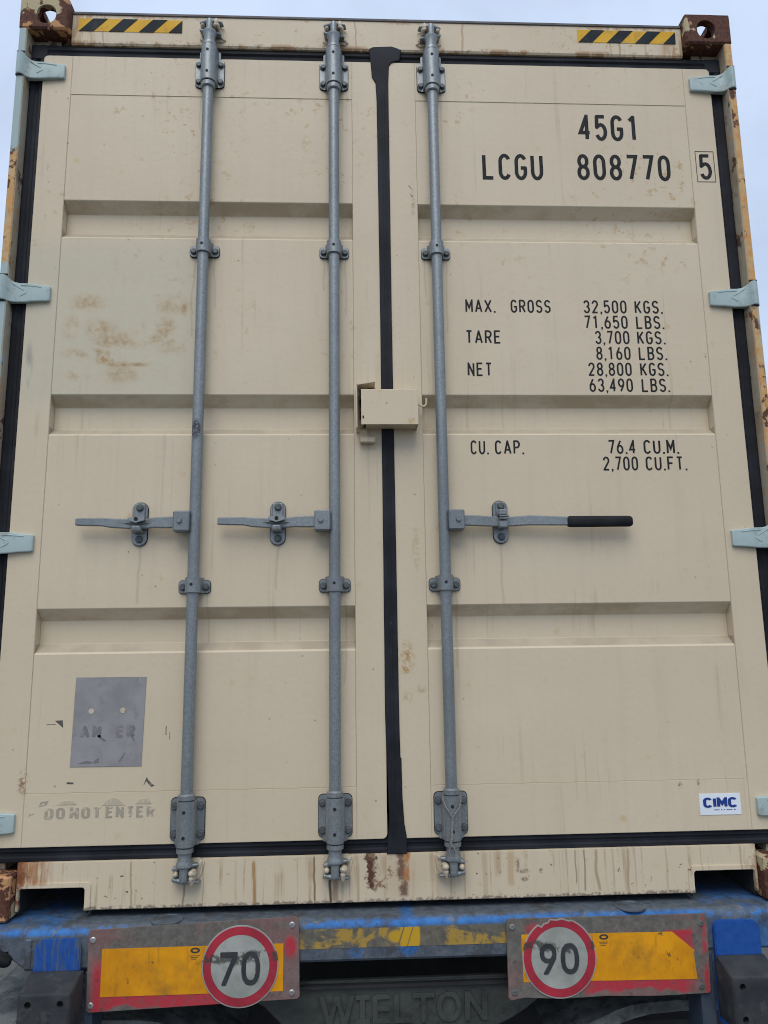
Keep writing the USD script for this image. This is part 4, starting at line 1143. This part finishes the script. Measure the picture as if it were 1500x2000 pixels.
part(lock, "slot", cbox(-0.0815, -0.0770, -0.0318, -0.0300, 1.4125, 1.4215, 0), "hole", smooth=False)
part(lock, "hook", tube([(0.088, 0.012, 1.4725)] + [(0.108 + 0.011 * math.cos(t), 0.006, 1.4735 + 0.011 * math.sin(t)) for t in np.linspace(math.radians(215), math.radians(360), 9)] + [(0.119, 0.006, 1.489)], 0.0032, 8), "frame")
part(C, "stop_block", cbox(-0.0885, -0.0415, 0.010, FY, 1.3490, 1.3665, 0.0025), "frame", "small beige stop block under the padlock box", smooth=20)

# ================================================================== TWISTED WIRE on the right bar
def wire():
    x = 0.1645
    yb = RY - 0.0275
    A = [(x - 0.026, RY - 0.004, 0.303), (x - 0.0245, RY - 0.014, 0.290), (x - 0.0185, yb + 0.004, 0.275), (x - 0.010, yb - 0.002, 0.262), (x - 0.0045, yb - 0.0035, 0.252)]
    B = [(x + 0.0262, RY - 0.004, 0.303), (x + 0.0240, RY - 0.014, 0.288), (x + 0.0185, yb + 0.003, 0.275), (x + 0.009, yb - 0.002, 0.264), (x + 0.0005, yb - 0.0035, 0.253)]

    def rope(p, strands=2, r=0.0017, a=0.0016, pitch=0.0085, ph=0.0):
        p = np.array(p)
        d = np.r_[0, np.cumsum(np.linalg.norm(np.diff(p, axis=0), axis=1))]
        s = np.linspace(0, d[-1], max(12, int(d[-1] / 0.0012)))
        q = np.c_[[np.interp(s, d, p[:, i]) for i in range(3)]].T
        t = np.gradient(q, axis=0); t /= np.linalg.norm(t, axis=1, keepdims=True)
        u = np.cross(t, [0, 1, 0.01]); u /= np.linalg.norm(u, axis=1, keepdims=True)
        w = np.cross(t, u)
        out = []
        for k in range(strands):
            ang = s / pitch * 2 * np.pi + k * 2 * np.pi / strands + ph
            out.append(tube(q + a * (np.cos(ang)[:, None] * u + np.sin(ang)[:, None] * w), r, 6))
        return out
    M = rope(A) + rope(B)
    stem = [(x - 0.002, yb - 0.004, 0.254), (x - 0.004, yb - 0.005, 0.235), (x - 0.0065, yb - 0.005, 0.215), (x - 0.006, yb - 0.005, 0.195), (x - 0.010, yb - 0.006, 0.182), (x - 0.007, yb - 0.006, 0.172)]
    M += rope(stem, 3, 0.0020, 0.0026, 0.013)
    loop = [(x - 0.006 + 0.0075 * math.cos(t), yb - 0.004, 0.157 + 0.016 * math.sin(t)) for t in np.linspace(math.radians(80), math.radians(430), 28)]
    M += rope(loop, 2, 0.0014, 0.0013, 0.008)
    return M


W = thing("wire_loop", "twisted rusty wire looped round the right door's bar at its lower bearing", "wire", (0, 0, ZB))
part(W, "twisted_strands", wire(), "wire")

# ================================================================== THE TRAILER
T = thing("semi_trailer", "blue container trailer with worn beam, warning boards and rubber buffers", "trailer", (0, 0, ZB))
BY = -0.036


def beam_section(zb):
    top = -0.0045
    r = 0.026
    arc = [(BY + r - r * math.sin(t), top - r + r * math.cos(t)) for t in np.linspace(0, math.pi / 2, 9)]
    rb = 0.008
    return [(0.34, top)] + arc + [(BY, zb + rb), (BY + rb, zb), (0.34, zb)]


beam = [along_x(Polygon(beam_section(-0.111)).buffer(0), -0.99, 1.11)]
for sx in (-1, 1):
    a = np.array([(sx * 0.9905, y, z) for y, z in beam_section(-0.108)]) if sx < 0 else np.array([(1.1105, y, z) for y, z in beam_section(-0.108)])
    b = np.array([(sx * (1.055 if sx < 0 else 1.175), y, z) for y, z in beam_section(-0.060)])
    c = np.array([(sx * 1.222, y, z) for y, z in beam_section(-0.058)])
    beam += [hull(np.vstack([a, b])), hull(np.vstack([b, c]))]
    beam.append(cbox(*sorted((sx * 0.972, sx * 0.992)), BY - 0.0025, BY + 0.02, -0.104, -0.03, 0.003))
rear = part(T, "rear_beam", beam, "blue", "blue cross beam with worn paint", smooth=35)
for x in (-0.628, 0.662):
    part(rear, "deck_cap", [lathe_z(x, 0.004, [(0.044, -0.006), (0.044, -0.002), (0.036, -0.0015), (0.034, -0.0032), (0.018, -0.0032), (0.014, -0.002)], 32)], "blue")
part(rear, "yellow_tape", front(sbox(-0.275, -0.0755, 0.312, -0.0275), BY - 0.0008, BY + 0.001), "tape", "worn strip of yellow tape", smooth=False)

# warning boards
BDY = -0.047


def board(sx):
    if sx < 0:
        out = Polygon([(-0.822, -0.011), (-0.800, -0.0085), (-0.268, 0.0105), (-0.2645, -0.186), (-0.270, -0.192), (-0.56, -0.2025), (-0.815, -0.2095), (-0.8205, -0.204)])
        out = Polygon([(-0.8225, -0.014), (-0.8165, -0.0085), (-0.272, 0.010), (-0.2655, 0.0045), (-0.2620, -0.1860), (-0.2685, -0.1925), (-0.814, -0.2090), (-0.8195, -0.203)])
        yel = [sbox(-0.7850, -0.1720, -0.3060, -0.0555)]
        riv = ((-0.810, -0.033), (-0.283, -0.032 + 0.022), (-0.283, -0.177), (-0.809, -0.192))
        dc = (-0.420, -0.1075)
        mb = "board_l"
    else:
        out = Polygon([(0.2985, -0.0170), (0.303, -0.0120), (0.848, -0.0125), (0.857, -0.0200), (0.8510, -0.2080), (0.845, -0.2130), (0.70, -0.2155), (0.56, -0.2115), (0.44, -0.2145), (0.34, -0.209), (0.304, -0.2145), (0.2975, -0.2080)])
        yel = [Polygon([(0.3375, -0.0520), (0.756, -0.0560), (0.8145, -0.1040), (0.8115, -0.110), (0.8165, -0.1765), (0.6, -0.1735), (0.3395, -0.1705)])]
        riv = ((0.314, -0.195), (0.838, -0.037), (0.827, -0.195), (0.314, -0.032))
        dc = (0.4400, -0.1115)
        mb = "board_r"
    bd = part(T, "warning_board", [front(out.buffer(-0.0008), BDY, BDY + 0.0015), front(out, BDY + 0.0006, BDY + 0.004)], mb, "dented warning board with yellow panel and speed disc 70" if sx < 0 else "dented warning board with yellow panel and speed disc 90", smooth=False)
    # saw-toothed film edge on the yellow panel
    pan = yel[0]
    part(bd, "yellow_panel", front(pan, BDY - 0.0010, BDY + 0.001), "yellow", smooth=False)
    mk = (-0.540, -0.0655) if sx < 0 else (0.565, -0.0635)
    oval = Point(0, 0).buffer(1, quad_segs=10)
    stamp = [affinity.translate(affinity.scale(oval, 0.0125, 0.0068), *mk).difference(affinity.translate(affinity.scale(oval, 0.0072, 0.0032), *mk))]
    for i in range(3):
        stamp.append(sbox(mk[0] - 0.014 + i * 0.002, mk[1] - 0.0135 - i * 0.004, mk[0] + 0.012 - i * 0.004, mk[1] - 0.0125 - i * 0.004))
    part(bd, "approval_stamp", front(unary_union(stamp), BDY - 0.0017, BDY - 0.0006), "digit", smooth=False)
    cx, cz = dc
    disc = Point(cx, cz).buffer(0.1015, quad_segs=24)
    if sx > 0:
        disc = disc.difference(Polygon([(cx - 0.062, cz + 0.12), (cx - 0.058, cz + 0.086), (cx - 0.046, cz + 0.080), (cx - 0.040, cz + 0.087), (cx - 0.028, cz + 0.090), (cx - 0.022, cz + 0.098), (cx - 0.005, cz + 0.096), (cx + 0.012, cz + 0.099), (cx + 0.030, cz + 0.093), (cx + 0.042, cz + 0.095), (cx + 0.04, cz + 0.12)]))
    part(bd, "speed_disc", front(disc, BDY - 0.0024, BDY - 0.0006), "disc_rim", smooth=False)
    ring = disc.buffer(-0.0035).difference(Point(cx, cz).buffer(0.0775, quad_segs=24))
    part(bd, "red_ring", front(ring, BDY - 0.0034, BDY - 0.0016), "disc_red", smooth=False)
    part(bd, "white_centre", front(Point(cx, cz).buffer(0.0772, quad_segs=24), BDY - 0.0032, BDY - 0.0016), "disc_white", smooth=False)
    if sx < 0:
        part(bd, "speed_digits", bold("70", cx - 0.053, cx + 0.053, cz - 0.047, cz + 0.037, BDY - 0.0042, BDY - 0.0026), "digit", smooth=False)
    else:
        part(bd, "speed_digits", bold("90", cx - 0.054, cx + 0.053, cz - 0.0415, cz + 0.0365, BDY - 0.0042, BDY - 0.0026), "digit", smooth=False)
    for x, z in riv:
        part(bd, "rivet", [lathe_y(x, z, BDY)], "steel" if sx < 0 else "guard")
    return bd


def lathe_y(x, z, y):
    t = lathe_z(0, 0, [(0.0082, -0.001), (0.0082, 0.001), (0.0060, 0.0030), (0.0030, 0.0034), (0.0026, 0.0020)], 18)
    v = t.vertices
    return trimesh.Trimesh(np.c_[x + v[:, 0], y - v[:, 2], z + v[:, 1]], t.faces, process=False)


board(-1)
board(1)

# buffers with their blue bracket plates
for sx in (-1, 1):
    if sx > 0:
        xa, xb, zt, pa, pb, ptop = 0.8690, 1.0050, -0.1180, 0.8730, 1.0020, -0.0320
    else:
        xa, xb, zt, pa, pb, ptop = -0.9640, -0.8290, -0.1040, -0.9630, -0.8410, -0.0290
    pl = rrect(pa, pb, -0.30, ptop, 0.024, 7)
    part(T, "bracket_plate", [front(pl.buffer(-0.003), BY - 0.0140, BY - 0.010), front(pl, BY - 0.0115, BY + 0.001)], "plate_clean" if sx > 0 else "plate_dirty", "clean blue rounded bracket plate" if sx > 0 else "streaked blue rounded bracket plate", smooth=25)
    zb = zt - 0.150
    y0, y1 = -0.142, BY - 0.015
    P = []
    for x, z, y in ((xa, zb, y0), (xb, zb, y0), (xa, zt - 0.026, y0 + 0.004), (xb, zt - 0.026, y0 + 0.004)):
        P.append(blob((x + (0.010 if x == xa else -0.010), y + 0.010, z + (0.01 if z == zb else -0.002), 0.010)).vertices)
    P.append(np.array([(xa, y1, zb), (xb, y1, zb), (xa, y1, zt), (xb, y1, zt), (xa + .004, y1 - 0.012, zt + 0.001), (xb - .004, y1 - 0.012, zt + 0.001)]))
    buf = as_tm(m3.Manifold.hull_points(np.vstack(P)))
    if sx < 0:
        pass
    mb = m3.Manifold(m3.Mesh(np.asarray(buf.vertices, np.float32), np.asarray(buf.faces, np.uint32)))
    for dx in (0.028, 0.108):
        for dz in (-0.045, -0.122):
            cyl = m3.Manifold.cylinder(0.03, 0.0085, 0.0085, 18, True).rotate((90, 0, 0)).translate((xa + dx, y0 + 0.006, zt + dz))
            mb = mb - cyl
    part(T, "rubber_buffer", as_tm(mb), "dark_rubber", "black rubber buffer with bolt holes", smooth=40)
    xx = sorted((sx * 0.8275, sx * 0.8665)) if sx > 0 else (-0.8285, -0.806)
    part(T, "bracket_rib", cbox(xx[0], xx[1], BY - 0.004, BY + 0.10, -0.34, -0.112, 0.003), "chassis_blue", smooth=20)

part(T, "marker_lamp", [blob((-1.048, BY - 0.012, -0.075, 0.017), (-1.034, BY - 0.010, -0.080, 0.014), (-1.048, BY + 0.03, -0.072, 0.017)), cbox(-1.062, -1.030, BY, BY + 0.03, -0.068, -0.056, 0.003)], "grip", "small dark marker lamp under the beam's end")

# mudflap with raised lettering
fy = 0.03
flap = Polygon([(-0.40, -0.192), (0.42, -0.188), (0.415, -0.22), (0.355, -0.262), (0.31, -0.287), (0.27, -0.303), (0.20, -0.318), (-0.20, -0.318), (-0.27, -0.308), (-0.315, -0.278), (-0.36, -0.235), (-0.40, -0.215)]).buffer(0.008)
fl = part(T, "mudflap", [front(flap.buffer(-0.004), fy, fy + 0.006), front(flap, fy + 0.003, fy + 0.016)], "flap", "dark rubber flap with raised lettering", smooth=30)
lt = bold("WIELTON", -0.212, 0.250, -0.291, -0.2165, fy - 0.0075, fy + 0.002)
part(fl, "raised_lettering", lt, "flap", smooth=30)
part(fl, "flap_edge", along_x(Polygon([(fy - 0.014, -0.198), (fy - 0.012, -0.190), (fy + 0.02, -0.186), (fy + 0.02, -0.205), (fy, -0.205)]), -0.405, 0.425), "chassis", smooth=25)

# mudguards beside it
for sx in (-1, 1):
    up_ = [(0.44, -0.375), (0.50, -0.345), (0.539, -0.322), (0.583, -0.304), (0.62, -0.290), (0.658, -0.279), (0.70, -0.274), (0.761, -0.271), (0.895, -0.266), (1.10, -0.262), (1.2, -0.27)]
    dn = [(1.2, -0.295), (1.10, -0.292), (0.929, -0.298), (0.80, -0.298), (0.715, -0.303), (0.67, -0.312), (0.626, -0.325), (0.56, -0.36), (0.50, -0.40)]
    pg = Polygon([(sx * a, b) for a, b in up_ + dn]).buffer(0)
    part(T, "mudguard", [front(pg, 0.05, 0.9)], "guard", "muddy grey mudguard edge", smooth=30)
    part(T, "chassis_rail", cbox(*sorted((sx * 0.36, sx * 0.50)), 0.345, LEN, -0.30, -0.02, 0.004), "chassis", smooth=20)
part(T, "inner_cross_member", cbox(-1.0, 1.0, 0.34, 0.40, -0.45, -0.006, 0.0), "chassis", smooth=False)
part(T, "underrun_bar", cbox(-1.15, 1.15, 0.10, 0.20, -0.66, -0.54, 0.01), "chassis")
# axles and wheels further forward, under the container
for sx in (-1, 1):
    part(T, "spray_flap", cbox(*sorted((sx * 0.52, sx * 1.20)), 0.60, 0.612, -0.90, -0.30, 0.003), "wheel")
for yy in (1.35, 2.66, 3.97):
    part(T, "axle", trimesh.creation.cylinder(0.06, 2.0, sections=16).apply_transform(trimesh.transformations.rotation_matrix(math.pi / 2, [0, 1, 0])).apply_translation((0, yy, 0.50 - ZB)), "chassis")
    for sx in (-1, 1):
        prof = [(0.30, -0.17), (0.47, -0.17), (0.50, -0.13), (0.50, 0.13), (0.47, 0.17), (0.30, 0.17)]
        t = lathe_z(0, 0, prof, 32)
        R = trimesh.transformations.rotation_matrix(math.pi / 2, [0, 1, 0])
        t.apply_transform(R); t.apply_translation((sx * 1.03, yy, 0.502 - ZB))
        w = part(T, "wheel", t, "wheel")
        t = lathe_z(0, 0, [(0.30, -0.172), (0.24, -0.10), (0.10, -0.09), (0.10, 0.09), (0.24, 0.10), (0.30, 0.172)], 24)
        t.apply_transform(R); t.apply_translation((sx * 1.03, yy, 0.502 - ZB))
        part(w, "rim", t, "guard")
